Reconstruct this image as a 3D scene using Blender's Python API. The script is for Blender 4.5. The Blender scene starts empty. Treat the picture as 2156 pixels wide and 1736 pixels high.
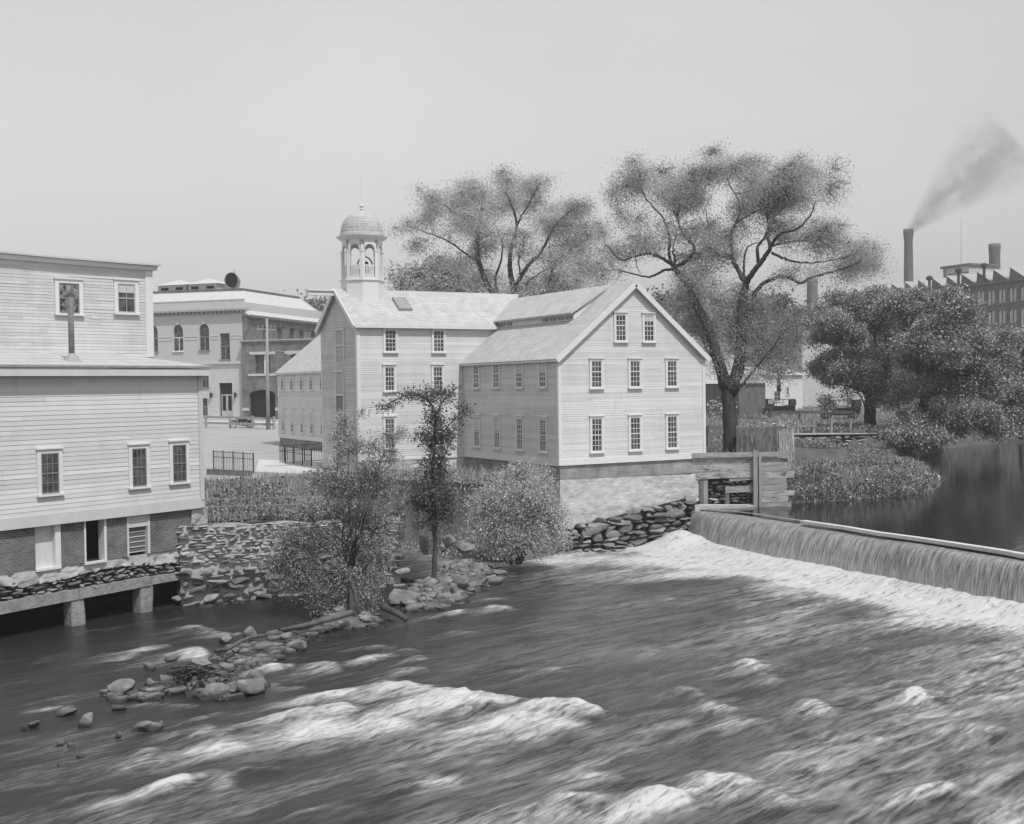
import bpy, math, random
import numpy as np
from mathutils import Vector
sc = bpy.context.scene
col = sc.collection
rad = math.radians
# ------------------------------------------------------------------ camera
FPX, YAW, PITCH, ROLL, CAMZ = 2454., rad(29.3), rad(1.29), rad(.76), 7.6   # focal length for a picture 2156 wide
C0 = np.array([0, 0, CAMZ])
F0 = np.array([math.sin(YAW), math.cos(YAW), 0]); R0 = np.array([math.cos(YAW), -math.sin(YAW), 0]); UPZ = np.array([0, 0, 1.])
FW = F0*math.cos(PITCH) - UPZ*math.sin(PITCH); U0 = F0*math.sin(PITCH) + UPZ*math.cos(PITCH)
RT = math.cos(ROLL)*R0 - math.sin(ROLL)*U0; UP = math.sin(ROLL)*R0 + math.cos(ROLL)*U0
from mathutils import Matrix
cam = bpy.data.cameras.new('camera'); cam.sensor_fit = 'HORIZONTAL'; cam.sensor_width = 36; cam.lens = 36*FPX/2156
cam.clip_start = .5; cam.clip_end = 6000
camo = bpy.data.objects.new('camera', cam); col.objects.link(camo); sc.camera = camo
camo.matrix_world = Matrix([[RT[0], UP[0], -FW[0], 0], [RT[1], UP[1], -FW[1], 0], [RT[2], UP[2], -FW[2], CAMZ], [0, 0, 0, 1]])
# surveying helpers: sight lines from the camera station met with known planes
def ray(x, y): return FW + RT*((x-1078)/FPX) - UP*((y-868)/FPX)
def atz(x, y, z): d = ray(x, y); return C0 + d*((z-CAMZ)/d[2])
def atd(x, y, D): return C0 + ray(x, y)*D
# ------------------------------------------------------------------ sky and sun
SUN_EL, SUN_AZ = rad(57), rad(176)          # clockwise from +Y: the sun stands behind the camera station
w = bpy.data.worlds.new('World'); sc.world = w; w.use_nodes = True
nt = w.node_tree; bg = nt.nodes['Background']
sky = nt.nodes.new('ShaderNodeTexSky'); sky.sky_type = 'NISHITA'; sky.sun_disc = False
sky.sun_elevation = SUN_EL; sky.sun_rotation = SUN_AZ; sky.air_density = 1.6; sky.dust_density = 3.0
sp = nt.nodes.new('ShaderNodeSeparateColor'); nt.links.new(sky.outputs[0], sp.inputs[0])     # blue-sensitive plate
pw = nt.nodes.new('ShaderNodeMath'); pw.operation = 'POWER'; pw.inputs[1].default_value = .45; nt.links.new(sp.outputs[2], pw.inputs[0])
ml = nt.nodes.new('ShaderNodeMath'); ml.operation = 'MULTIPLY'; ml.inputs[1].default_value = 2.3; nt.links.new(pw.outputs[0], ml.inputs[0])
mn = nt.nodes.new('ShaderNodeMath'); mn.operation = 'MINIMUM'; mn.inputs[1].default_value = 5.3; nt.links.new(ml.outputs[0], mn.inputs[0])       # the plate's highlights hold at one grey
wtc = nt.nodes.new('ShaderNodeTexCoord'); wmp = nt.nodes.new('ShaderNodeMapping'); wmp.inputs['Scale'].default_value = (1, 1, 2.6); nt.links.new(wtc.outputs['Generated'], wmp.inputs[0])
wn = nt.nodes.new('ShaderNodeTexNoise'); wn.inputs['Scale'].default_value = 1.7; wn.inputs['Detail'].default_value = 5; wn.inputs['Distortion'].default_value = .4; nt.links.new(wmp.outputs[0], wn.inputs[0])
wr = nt.nodes.new('ShaderNodeMapRange'); wr.inputs[1].default_value = .3; wr.inputs[2].default_value = .7; wr.inputs[3].default_value = .92; wr.inputs[4].default_value = 1.05; nt.links.new(wn.outputs['Fac'], wr.inputs[0])     # thin veil of high cloud
wm = nt.nodes.new('ShaderNodeMath'); wm.operation = 'MULTIPLY'; nt.links.new(mn.outputs[0], wm.inputs[0]); nt.links.new(wr.outputs[0], wm.inputs[1]); nt.links.new(wm.outputs[0], bg.inputs[0]); bg.inputs[1].default_value = .15
SUN = np.array([math.sin(SUN_AZ)*math.cos(SUN_EL), math.cos(SUN_AZ)*math.cos(SUN_EL), math.sin(SUN_EL)])
sl = bpy.data.lights.new('sun', 'SUN'); sl.energy = 3.15; sl.angle = rad(.5)
so = bpy.data.objects.new('sun', sl); col.objects.link(so); so.rotation_euler = Vector(tuple(SUN)).to_track_quat('Z', 'Y').to_euler()
sc.view_settings.view_transform = 'Standard'; sc.view_settings.look = 'None'; sc.view_settings.exposure = 0; sc.view_settings.gamma = 1
sc.cycles.max_bounces = 8; sc.cycles.transparent_max_bounces = 8; sc.cycles.volume_bounces = 1
# ------------------------------------------------------------------ materials (black and white plate: greys only)
def mat(name, base, rough=.85, lo=None, hi=None, scale=2., stretch=(1, 1, 1), bump=0., bscale=None, spec=.3, detail=5., contrast=.28, island=0., dark=None, dscale=1.2, dth=.62, dmix=.8):
    """grey principled; noise between lo and hi, optional second blotch colour, optional random value per island"""
    m = bpy.data.materials.new(name); m.use_nodes = True; t = m.node_tree; b = t.nodes['Principled BSDF']
    b.inputs['Roughness'].default_value = rough; b.inputs['Specular IOR Level'].default_value = spec
    N = t.nodes.new; L = t.links.new
    tc = N('ShaderNodeTexCoord'); mp = N('ShaderNodeMapping'); mp.inputs['Scale'].default_value = stretch; L(tc.outputs['Object'], mp.inputs[0])
    lo = base*.75 if lo is None else lo; hi = base*1.2 if hi is None else hi
    nz = N('ShaderNodeTexNoise'); nz.inputs['Scale'].default_value = scale; nz.inputs['Detail'].default_value = detail; nz.inputs['Roughness'].default_value = .65; L(mp.outputs[0], nz.inputs[0])
    mr = N('ShaderNodeMapRange'); mr.inputs[1].default_value = .5-contrast; mr.inputs[2].default_value = .5+contrast; mr.inputs[3].default_value = lo; mr.inputs[4].default_value = hi
    L(nz.outputs['Fac'], mr.inputs[0]); out = mr.outputs[0]
    if dark is not None:
        n2 = N('ShaderNodeTexNoise'); n2.inputs['Scale'].default_value = dscale; n2.inputs['Detail'].default_value = 8; n2.inputs['Roughness'].default_value = .7; L(mp.outputs[0], n2.inputs[0])
        r2 = N('ShaderNodeMapRange'); r2.inputs[1].default_value = dth; r2.inputs[2].default_value = dth+.08; r2.inputs[3].default_value = 0; r2.inputs[4].default_value = dmix; L(n2.outputs['Fac'], r2.inputs[0])
        mx = N('ShaderNodeMix'); L(r2.outputs[0], mx.inputs[0]); L(out, mx.inputs[2]); mx.inputs[3].default_value = dark; out = mx.outputs[0]
    if island:
        g = N('ShaderNodeNewGeometry'); r3 = N('ShaderNodeMapRange'); r3.inputs[3].default_value = 1-island; r3.inputs[4].default_value = 1+island; L(g.outputs['Random Per Island'], r3.inputs[0])
        mu = N('ShaderNodeMath'); mu.operation = 'MULTIPLY'; L(out, mu.inputs[0]); L(r3.outputs[0], mu.inputs[1]); out = mu.outputs[0]
    L(out, b.inputs['Base Color'])
    if bump:
        bn = N('ShaderNodeTexNoise'); bn.inputs['Scale'].default_value = bscale or scale*4; bn.inputs['Detail'].default_value = 6; L(mp.outputs[0], bn.inputs[0])
        bp = N('ShaderNodeBump'); bp.inputs['Strength'].default_value = bump; bp.inputs['Distance'].default_value = .05; L(bn.outputs['Fac'], bp.inputs['Height']); L(bp.outputs[0], b.inputs['Normal'])
    return m
def leaf_mat(name, base, trans=.35, island=.45):
    m = mat(name, base, rough=.5, lo=base*.8, hi=base*1.2, scale=.6, island=island, spec=.35)
    t = m.node_tree; b = t.nodes['Principled BSDF']; o = t.nodes['Material Output']
    tr = t.nodes.new('ShaderNodeBsdfTranslucent'); mx = t.nodes.new('ShaderNodeMixShader'); mx.inputs[0].default_value = trans
    src = b.inputs['Base Color'].links[0].from_socket; t.links.new(src, tr.inputs[0])
    t.links.new(b.outputs[0], mx.inputs[1]); t.links.new(tr.outputs[0], mx.inputs[2]); t.links.new(mx.outputs[0], o.inputs[0]); return m
def brick_mat(name, U, c1, c2, mortar, sz=(.21, .07), msize=.009):
    m = bpy.data.materials.new(name); m.use_nodes = True; t = m.node_tree; b = t.nodes['Principled BSDF']; N = t.nodes.new; L = t.links.new
    b.inputs['Roughness'].default_value = .9; b.inputs['Specular IOR Level'].default_value = .2
    tc = N('ShaderNodeTexCoord'); dt = N('ShaderNodeVectorMath'); dt.operation = 'DOT_PRODUCT'; dt.inputs[1].default_value = (U[0], U[1], 0); L(tc.outputs['Object'], dt.inputs[0])
    sx = N('ShaderNodeSeparateXYZ'); L(tc.outputs['Object'], sx.inputs[0]); cb = N('ShaderNodeCombineXYZ'); L(dt.outputs['Value'], cb.inputs[0]); L(sx.outputs[2], cb.inputs[1])
    br = N('ShaderNodeTexBrick'); L(cb.outputs[0], br.inputs['Vector']); br.inputs['Scale'].default_value = 1; br.inputs['Brick Width'].default_value = sz[0]; br.inputs['Row Height'].default_value = sz[1]; br.inputs['Mortar Size'].default_value = msize
    for k, v in (('Color1', c1), ('Color2', c2), ('Mortar', mortar)): br.inputs[k].default_value = (v, v, v, 1)
    nz = N('ShaderNodeTexNoise'); nz.inputs['Scale'].default_value = 1.3; nz.inputs['Detail'].default_value = 8; L(tc.outputs['Object'], nz.inputs[0])
    mr = N('ShaderNodeMapRange'); mr.inputs[1].default_value = .3; mr.inputs[2].default_value = .7; mr.inputs[3].default_value = .65; mr.inputs[4].default_value = 1.35; L(nz.outputs['Fac'], mr.inputs[0])
    mx = N('ShaderNodeVectorMath'); mx.operation = 'SCALE'; L(br.outputs['Color'], mx.inputs[0]); L(mr.outputs[0], mx.inputs['Scale']); L(mx.outputs[0], b.inputs['Base Color']); return m
M = {}
def defm():
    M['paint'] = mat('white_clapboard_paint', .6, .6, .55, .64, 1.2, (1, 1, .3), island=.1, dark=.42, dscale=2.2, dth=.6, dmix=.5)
    M['trim'] = mat('white_trim_paint', .66, .55, .62, .69, 3)
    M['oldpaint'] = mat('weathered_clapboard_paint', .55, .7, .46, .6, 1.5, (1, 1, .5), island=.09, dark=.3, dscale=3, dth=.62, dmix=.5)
    M['shingle'] = mat('pale_weathered_shingle', .46, .85, .4, .52, 1.5, (1, 1, 1), bump=.25, bscale=14, dark=.46, dscale=6, dth=.6, dmix=.4)
    t = M['shingle'].node_tree; b_ = t.nodes['Principled BSDF']; src = b_.inputs['Base Color'].links[0].from_socket; tc = t.nodes.new('ShaderNodeTexCoord'); sx = t.nodes.new('ShaderNodeSeparateXYZ'); t.links.new(tc.outputs['Object'], sx.inputs[0]); ad = t.nodes.new('ShaderNodeMath'); t.links.new(sx.outputs[0], ad.inputs[0]); t.links.new(sx.outputs[1], ad.inputs[1]); cb = t.nodes.new('ShaderNodeCombineXYZ'); t.links.new(ad.outputs[0], cb.inputs[0]); t.links.new(sx.outputs[2], cb.inputs[1])
    br = t.nodes.new('ShaderNodeTexBrick'); br.inputs['Scale'].default_value = 1; br.inputs['Brick Width'].default_value = .24; br.inputs['Row Height'].default_value = .12; br.inputs['Mortar Size'].default_value = .009; t.links.new(cb.outputs[0], br.inputs['Vector'])      # shingle courses
    for k, v in (('Color1', .9), ('Color2', 1.08), ('Mortar', .66)): br.inputs[k].default_value = (v, v, v, 1)
    mu = t.nodes.new('ShaderNodeMath'); mu.operation = 'MULTIPLY'; t.links.new(src, mu.inputs[0]); t.links.new(br.outputs['Color'], mu.inputs[1]); t.links.new(mu.outputs[0], b_.inputs['Base Color'])
    M['glass'] = mat('dark_window_glass', .05, .08, .015, .12, 2.2, spec=.6, contrast=.15)  # pale mottle in the base colour stands for partial reflections
    M['shade'] = mat('pale_blind_and_pane_glare', .5, .7)  # real blinds, and painted glare on the factory panes
    M['lime'] = mat('limewashed_rubble', .5, .9, .36, .6, 2.2, (1, 1, 1.8), bump=.8, bscale=4, dark=.26, dscale=2.2, dth=.62, dmix=.6)
    M['stone'] = mat('field_stone', .2, .9, .11, .3, 2.5, bump=.6, bscale=7, island=.4)
    M['palestone'] = mat('mortared_field_stone', .36, .9, .22, .48, 2.5, bump=.6, bscale=7, island=.3)
    M['mortar'] = mat('pale_mortar_bed', .42, .95, .3, .52, 3, bump=.6, bscale=9)
    M['joint'] = mat('dark_wall_joint', .03, .95)
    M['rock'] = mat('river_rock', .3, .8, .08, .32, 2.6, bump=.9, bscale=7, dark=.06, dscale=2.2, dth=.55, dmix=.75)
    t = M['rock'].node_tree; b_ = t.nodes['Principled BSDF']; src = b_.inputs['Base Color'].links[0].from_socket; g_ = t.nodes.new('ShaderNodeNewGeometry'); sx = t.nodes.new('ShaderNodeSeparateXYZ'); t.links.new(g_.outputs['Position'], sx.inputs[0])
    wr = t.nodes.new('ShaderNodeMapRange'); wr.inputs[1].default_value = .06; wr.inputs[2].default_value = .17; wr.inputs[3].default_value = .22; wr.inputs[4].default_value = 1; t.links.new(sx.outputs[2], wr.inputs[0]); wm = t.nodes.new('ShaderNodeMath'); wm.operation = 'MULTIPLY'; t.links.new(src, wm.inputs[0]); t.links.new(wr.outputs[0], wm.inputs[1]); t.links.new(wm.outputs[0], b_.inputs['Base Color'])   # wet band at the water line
    M['granite'] = mat('split_granite', .26, .85, .16, .36, 3, bump=.7, bscale=10)
    M['wood'] = mat('weathered_plank', .3, .85, .16, .42, 2.2, (.5, .5, 5), bump=.3, island=.3, dark=.1, dscale=1.6, dth=.58, dmix=.6)
    M['limeplank'] = mat('limestained_plank', .4, .85, .2, .52, 1.8, (.8, .8, 3), bump=.3, island=.2, dark=.08, dscale=2.6, dth=.54, dmix=.85)
    M['darkwood'] = mat('dark_timber', .13, .85, .07, .2, 2, (1, 1, .3), bump=.3)
    M['pole'] = mat('grey_pole_timber', .3, .85, .2, .38, 2, (4, 4, .5), bump=.3)
    M['iron'] = mat('black_iron', .04, .5)
    M['bark'] = mat('rough_bark', .06, .95, .03, .1, 3, (1, 1, .25), bump=.9, bscale=8)
    M['barkl'] = mat('grey_bark', .11, .95, .06, .16, 3, (1, 1, .25), bump=.8, bscale=8)
    M['earth'] = mat('trodden_earth', .34, .95, .28, .4, .5, bump=.25, bscale=3, dark=.28, dscale=.35, dth=.56, dmix=.55)
    M['deck'] = mat('pale_bridge_deck', .52, .9, .46, .58, 1.2)
    M['dark'] = mat('painted_interior_shade', .012, .95)  # near-black: the shade inside openings is put into the colour
    M['steel'] = mat('sheet_metal', .3, .5, .2, .38, 2)
    M['rust'] = mat('rusty_stovepipe', .2, .7, .06, .36, 1.6, (1, 1, 1))
    M['rubber'] = mat('black_rubber', .025, .7)
    M['carpaint'] = mat('black_enamel', .02, .2, spec=.6)
    M['canvas'] = mat('black_canvas_top', .05, .8)
    M['leaf_elm'] = leaf_mat('elm_leaf', .5, .5, .4)
    M['leaf_elm2'] = leaf_mat('elm_leaf_pale', .54, .5, .4)
    M['leaf_dark'] = leaf_mat('dense_leaf', .31, .22, .7)
    M['leaf_willow'] = leaf_mat('willow_leaf', .34, .35, .8)
    M['leaf_light'] = leaf_mat('pale_bush_leaf', .56, .45, .5)
    M['leaf_sap'] = leaf_mat('sapling_leaf', .14, .3, .9)
    M['weed'] = leaf_mat('weed_leaf', .27, .35, .9)
    M['grass'] = leaf_mat('tall_grass_blade', .36, .35, .6)
    M['leaf_far'] = leaf_mat('far_wood_leaf', .13, .35)
    M['tooth'] = mat('grey_tooth_roof', .34, .7, .28, .4, 1.2)
    M['limestone'] = mat('pale_dressed_stone', .5, .85, .45, .55, 1.5, bump=.1)
    M['palewall'] = mat('buff_brick_wall', .46, .9, .42, .5, 6)
    M['slate'] = mat('light_metal_roof', .5, .6, .46, .56, 1.2)
defm()
# ------------------------------------------------------------------ objects
def tag(o, label=None, cat=None, group=None, kind=None):
    if label: o['label'] = label
    if cat: o['category'] = cat
    if group: o['group'] = group
    if kind: o['kind'] = kind
    return o
def thing(name, loc, label, cat, group=None):
    o = bpy.data.objects.new(name, None); o.location = tuple(float(v) for v in loc); o.empty_display_size = .5; col.objects.link(o)
    return tag(o, label, cat, group)
def wloc(o):
    v = np.array(o.location)
    return v + wloc(o.parent) if o.parent else v
def npmesh(name, V, quads=None, tris=None, mats=None, mi=None, parent=None, smooth=False, loc=None, attr=None):
    """mesh from arrays in world metres; origin at loc or the parent"""
    V = np.asarray(V, np.float32).reshape(-1, 3)
    base = wloc(parent) if parent is not None else (np.array(loc, float) if loc is not None else np.zeros(3))
    me = bpy.data.meshes.new(name); nq = 0 if quads is None else len(quads); ntr = 0 if tris is None else len(tris)
    me.vertices.add(len(V)); me.vertices.foreach_set('co', (V-base.astype(np.float32)).ravel())
    idx = []; st = []; 
    if nq: q = np.asarray(quads, np.int32); idx.append(q.ravel()); st.append(np.arange(nq)*4)
    if ntr: q = np.asarray(tris, np.int32); idx.append(q.ravel()); st.append(nq*4+np.arange(ntr)*3)
    idx = np.concatenate(idx); st = np.concatenate(st).astype(np.int32)
    me.loops.add(len(idx)); me.loops.foreach_set('vertex_index', idx.astype(np.int32))
    me.polygons.add(nq+ntr); me.polygons.foreach_set('loop_start', st)
    if mi is not None: me.polygons.foreach_set('material_index', np.asarray(mi, np.int32))
    me.polygons.foreach_set('use_smooth', np.full(nq+ntr, bool(smooth)))
    me.update(calc_edges=True); me.validate()
    for m in (mats or []): me.materials.append(m)
    if attr:
        for k, v in attr.items():
            a = me.attributes.new(k, 'FLOAT', 'POINT'); a.data.foreach_set('value', np.asarray(v, np.float32))
    o = bpy.data.objects.new(name, me); col.objects.link(o)
    if parent is not None: o.parent = parent
    elif loc is not None: o.location = tuple(float(v) for v in loc)
    return o
class MB:
    """collects shapes in world metres; build() links them as one mesh object"""
    def __init__(s): s.v = []; s.q = []; s.t = []; s.n = 0
    def add(s, V, quads=(), tris=()):
        V = np.asarray(V, float).reshape(-1, 3); k = s.n
        s.v.append(V); s.n += len(V)
        if len(quads): s.q.append(np.asarray(quads, int)+k)
        if len(tris): s.t.append(np.asarray(tris, int)+k)
        return s
    def quad(s, a, b, c, d): return s.add([a, b, c, d], [(0, 1, 2, 3)])
    def hexa(s, P): return s.add(P, [(0, 3, 2, 1), (4, 5, 6, 7), (0, 1, 5, 4), (1, 2, 6, 5), (2, 3, 7, 6), (3, 0, 4, 7)])
    def box(s, x0, x1, y0, y1, z0, z1): return s.hexa([(x0, y0, z0), (x1, y0, z0), (x1, y1, z0), (x0, y1, z0), (x0, y0, z1), (x1, y0, z1), (x1, y1, z1), (x0, y1, z1)])
    def fbox(s, F, u0, u1, z0, z1, d0, d1): return s.hexa([F(u0, z0, d0), F(u1, z0, d0), F(u1, z0, d1), F(u0, z0, d1), F(u0, z1, d0), F(u1, z1, d0), F(u1, z1, d1), F(u0, z1, d1)])
    def prism(s, poly, off):
        poly = [np.array(p, float) for p in poly]; n = len(poly); off = np.array(off, float)
        k = s.n; V = poly+[p+off for p in poly]; s.add(V, [(i, (i+1) % n, n+(i+1) % n, n+i) for i in range(n)], [(0, i+1, i) for i in range(1, n-1)]+[(n, n+i, n+i+1) for i in range(1, n-1)]); return s
    def bar(s, a, b, w, h=None):
        a = np.array(a, float); b = np.array(b, float); d = b-a; d /= np.linalg.norm(d); h = h or w
        r = np.cross(d, UPZ); r = np.array([1., 0, 0]) if np.linalg.norm(r) < 1e-4 else r/np.linalg.norm(r); u = np.cross(r, d)
        o = [(-1, -1), (1, -1), (1, 1), (-1, 1)]
        return s.hexa([a+r*w/2*i+u*h/2*j for i, j in o]+[b+r*w/2*i+u*h/2*j for i, j in o])
    def tube(s, P, R, n=8, cap=True):
        P = np.asarray(P, float); m = len(P); R = np.broadcast_to(np.asarray(R, float), (m,)) if np.ndim(R) == 0 or len(R) == m else np.linspace(R[0], R[1], m)
        T = np.gradient(P, axis=0); T /= np.linalg.norm(T, axis=1)[:, None]+1e-9
        ref = np.array([0, 0, 1.]) if abs(T[0][2]) < .9 else np.array([1., 0, 0])
        V = []; r = np.cross(T[0], ref); r /= np.linalg.norm(r)
        a = np.arange(n)*2*math.pi/n
        for i in range(m):
            r = r-T[i]*(r@T[i]); r /= np.linalg.norm(r)+1e-9; u = np.cross(T[i], r)
            V.append(P[i]+R[i]*(np.cos(a)[:, None]*r+np.sin(a)[:, None]*u))
        V = np.concatenate(V); Q = [(i*n+j, i*n+(j+1) % n, (i+1)*n+(j+1) % n, (i+1)*n+j) for i in range(m-1) for j in range(n)]
        tr = []
        if cap: tr = [(0, j+1, j) for j in range(1, n-1)]+[((m-1)*n, (m-1)*n+j, (m-1)*n+j+1) for j in range(1, n-1)]
        return s.add(V, Q, tr)
    def lathe(s, c, prof, n=16, a0=0., cap=True):
        V = [(c[0]+r*math.cos(a0+k*2*math.pi/n), c[1]+r*math.sin(a0+k*2*math.pi/n), c[2]+z) for r, z in prof for k in range(n)]
        m = len(prof); Q = [(i*n+j, i*n+(j+1) % n, (i+1)*n+(j+1) % n, (i+1)*n+j) for i in range(m-1) for j in range(n)]
        return s.add(V, Q, [(0, j+1, j) for j in range(1, n-1)]+[((m-1)*n, (m-1)*n+j, (m-1)*n+j+1) for j in range(1, n-1)] if cap else [])
    def build(s, name, m, parent=None, smooth=False, loc=None):
        V = np.concatenate(s.v); q = np.concatenate(s.q) if s.q else None; t = np.concatenate(s.t) if s.t else None
        if parent is None and loc is None: loc = ((V.min(0)+V.max(0))/2); loc[2] = V[:, 2].min()
        return npmesh(name, V, q, t, [m], None, parent, smooth, loc)
def frame(o, U):
    o = np.array(o, float); U = np.array([U[0], U[1], 0.]); U /= np.linalg.norm(U); N = np.array([U[1], -U[0], 0])
    f = lambda u, z, d=0.: o+U*u+UPZ*(z-0)+N*d if False else np.array([o[0]+U[0]*u+N[0]*d, o[1]+U[1]*u+N[1]*d, z])
    f.U = U; f.N = N; return f
def clap(F, ext, z0, z1, step, name, m, parent, lap=.013, seed=0, rough=.0, back=True, d=0., crack=0.):
    """lapped boards; ext(z) gives the board ends"""
    rng = np.random.default_rng(seed); b = MB(); n = int(round((z1-z0)/step)); st = (z1-z0)/n
    for i in range(n):
        za = z0+i*st; zb = min(za+st*1.02, z1); a0, a1 = ext(za); c0, c1 = ext(zb)
        if a1-a0 < .01: continue
        cuts = [0., 1.]; L = a1-a0
        if L > 5: cuts = [0., float(rng.uniform(.2, .8)), 1.]
        if crack: cuts = [0., *sorted(rng.uniform(.05, .95, 5)), 1.]
        for k in range(len(cuts)-1):
            s0, s1 = cuts[k], cuts[k+1]; l = lap*float(rng.uniform(.8, 1.2))*(1.7 if rng.random() < crack else 1); dz = float(rng.normal(0, rough)); e = float(rng.normal(0, rough))
            p = [F(a0+L*s0, za+dz, d+l), F(a0+L*s1, za+dz+e, d+l), F(c0+(c1-c0)*s1, zb, d+.002), F(c0+(c1-c0)*s0, zb, d+.002)]
            b.add(p+[F(a0+L*s0, za+dz, d), F(a0+L*s1, za+dz+e, d)], [(0, 1, 2, 3), (4, 5, 1, 0)])
    return b.build(name, m, parent)
def window(parent, F, u0, u1, z0, z1, cols=3, up=2, lo=3, cas=.1, d=0., kind='sash_window', trim='trim', glass='glass', proud=.07, blind=0., sashm=None):
    """outer size u0..u1, z0..z1: casing with head cap and sill, sash bars, glass"""
    t = M[trim]; b = MB()
    b.fbox(F, u0, u0+cas, z0+.07, z1-.05, d, d+proud); b.fbox(F, u1-cas, u1, z0+.07, z1-.05, d, d+proud)
    b.fbox(F, u0+cas, u1-cas, z1-.05-cas, z1-.05, d, d+proud-.002)
    b.fbox(F, u0-.03, u1+.03, z1-.05, z1, d, d+proud+.05); b.fbox(F, u0-.03, u1+.03, z0, z0+.07, d, d+proud+.06)
    o = b.build(kind, t, parent); a0, a1, b0, b1 = u0+cas, u1-cas, z0+.07, z1-.05-cas
    s = MB(); f = .035
    s.fbox(F, a0, a0+f, b0, b1, d+.015, d+.05); s.fbox(F, a1-f, a1, b0, b1, d+.015, d+.05); s.fbox(F, a0+f, a1-f, b0, b0+f*1.5, d+.015, d+.05); s.fbox(F, a0+f, a1-f, b1-f, b1, d+.015, d+.05)
    n = up+lo; rows = np.linspace(b0+f*1.5, b1-f, n+1)
    for i in range(1, n):
        th = .022 if i == lo else .011
        s.fbox(F, a0+f, a1-f, rows[i]-th, rows[i]+th, d+.02, d+(.056 if i == lo else .045))
    for c in range(1, cols):
        x = a0+f+(a1-a0-2*f)*c/cols; s.fbox(F, x-.01, x+.01, b0+f*1.5, b1-f, d+.021, d+.046)
    s.build('sash', M[sashm] if sashm else t, o)
    g = MB(); g.fbox(F, a0+.003, a1-.003, b0+.003, b1-.003, d+.008, d+.03); g.build('pane', M[glass], o)
    if blind: g = MB(); zb = b1-(b1-b0)*blind; g.fbox(F, a0+f, a1-f, zb, b1-f, d+.031, d+.034); g.build('blind', M['shade'], o)
    return o
def rockverts(rng, n=5, sq=.5):
    """lumpy block: cube grid pushed out towards a rounded block, unit half-size"""
    key = {}; V = []; Q = []
    for ax in range(3):
        for sg in (-1, 1):
            for i in range(n):
                for j in range(n):
                    ids = []
                    for a, c in ((0, 0), (1, 0), (1, 1), (0, 1)):
                        p = [0, 0, 0]; p[ax] = sg; p[(ax+1) % 3] = -1+2*(i+a)/n; p[(ax+2) % 3] = -1+2*(j+c)/n
                        k = tuple(round(v, 4) for v in p)
                        if k not in key: key[k] = len(V); V.append(p)
                        ids.append(key[k])
                    Q.append(ids if sg > 0 else ids[::-1])
    V = np.array(V, float); nrm = np.linalg.norm(V, axis=1)[:, None]; V = V*(1-sq)+V/nrm*sq
    return V, np.array(Q)
RV3 = rockverts(None, 3, .45); RVB = rockverts(None, 6, .12); RV6 = rockverts(None, 9, .5)
def lump(V, rng, amp, fr=1.3, cuts=9):
    out = V.copy()
    for k in range(4):
        d = rng.normal(size=3); d /= np.linalg.norm(d); ph = rng.uniform(0, 6.28); f = fr*(1+.8*k)
        out += V*(amp/(1+.6*k)*np.sin(V@d*f+ph))[:, None]
    for k in range(cuts):                      # broken flat faces
        d = rng.normal(size=3); d /= np.linalg.norm(d); h = rng.uniform(.5, .8); e = out@d-h; out -= np.clip(e, 0, None)[:, None]*d*.95
    return out
def stones(F, u0, u1, ztop, zbot, hrow, wst, seed, thick=.3, d=0., gap=.03, big=0.):
    """rubble courses on a wall face; ztop/zbot functions of u"""
    rng = np.random.default_rng(seed); b = MB(); V0, Q0 = RV3
    zlo = min(zbot(u0), zbot(u1), zbot((u0+u1)/2)); z = zlo
    zhi = max(ztop(u0), ztop(u1), ztop((u0+u1)/2))
    while z < zhi:
        h = hrow*rng.uniform(.6, 1.5); u = u0-rng.uniform(0, wst)
        while u < u1:
            wd = wst*rng.uniform(.5, 1.9); hh = h*rng.uniform(.75, 1.15); 
            if rng.random() < big: wd *= 1.6; hh *= 1.8
            uc = u+wd/2; zc = z+h/2+rng.normal(0, h*.12)
            if u0-.1 < uc < u1+.1 and zbot(uc)-.1 < zc < ztop(uc)-hh*.2:
                V = lump(V0, rng, .14, 1.6); a = rng.normal(0, .1)
                x = V[:, 0]*(wd/2-gap/2); y = V[:, 2]*(hh/2-gap/2); dz = V[:, 1]*thick*.5*rng.uniform(.7, 1.3)
                x, y = x*math.cos(a)-y*math.sin(a), x*math.sin(a)+y*math.cos(a)
                dd = d+rng.normal(0, .04)
                P = np.array([F(0, 0, 0)])+np.outer(uc+x, F.U)+np.outer(dd+dz, F.N); P[:, 2] = zc+y
                b.add(P, Q0)
            u += wd
        z += h*.95
    return b
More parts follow.
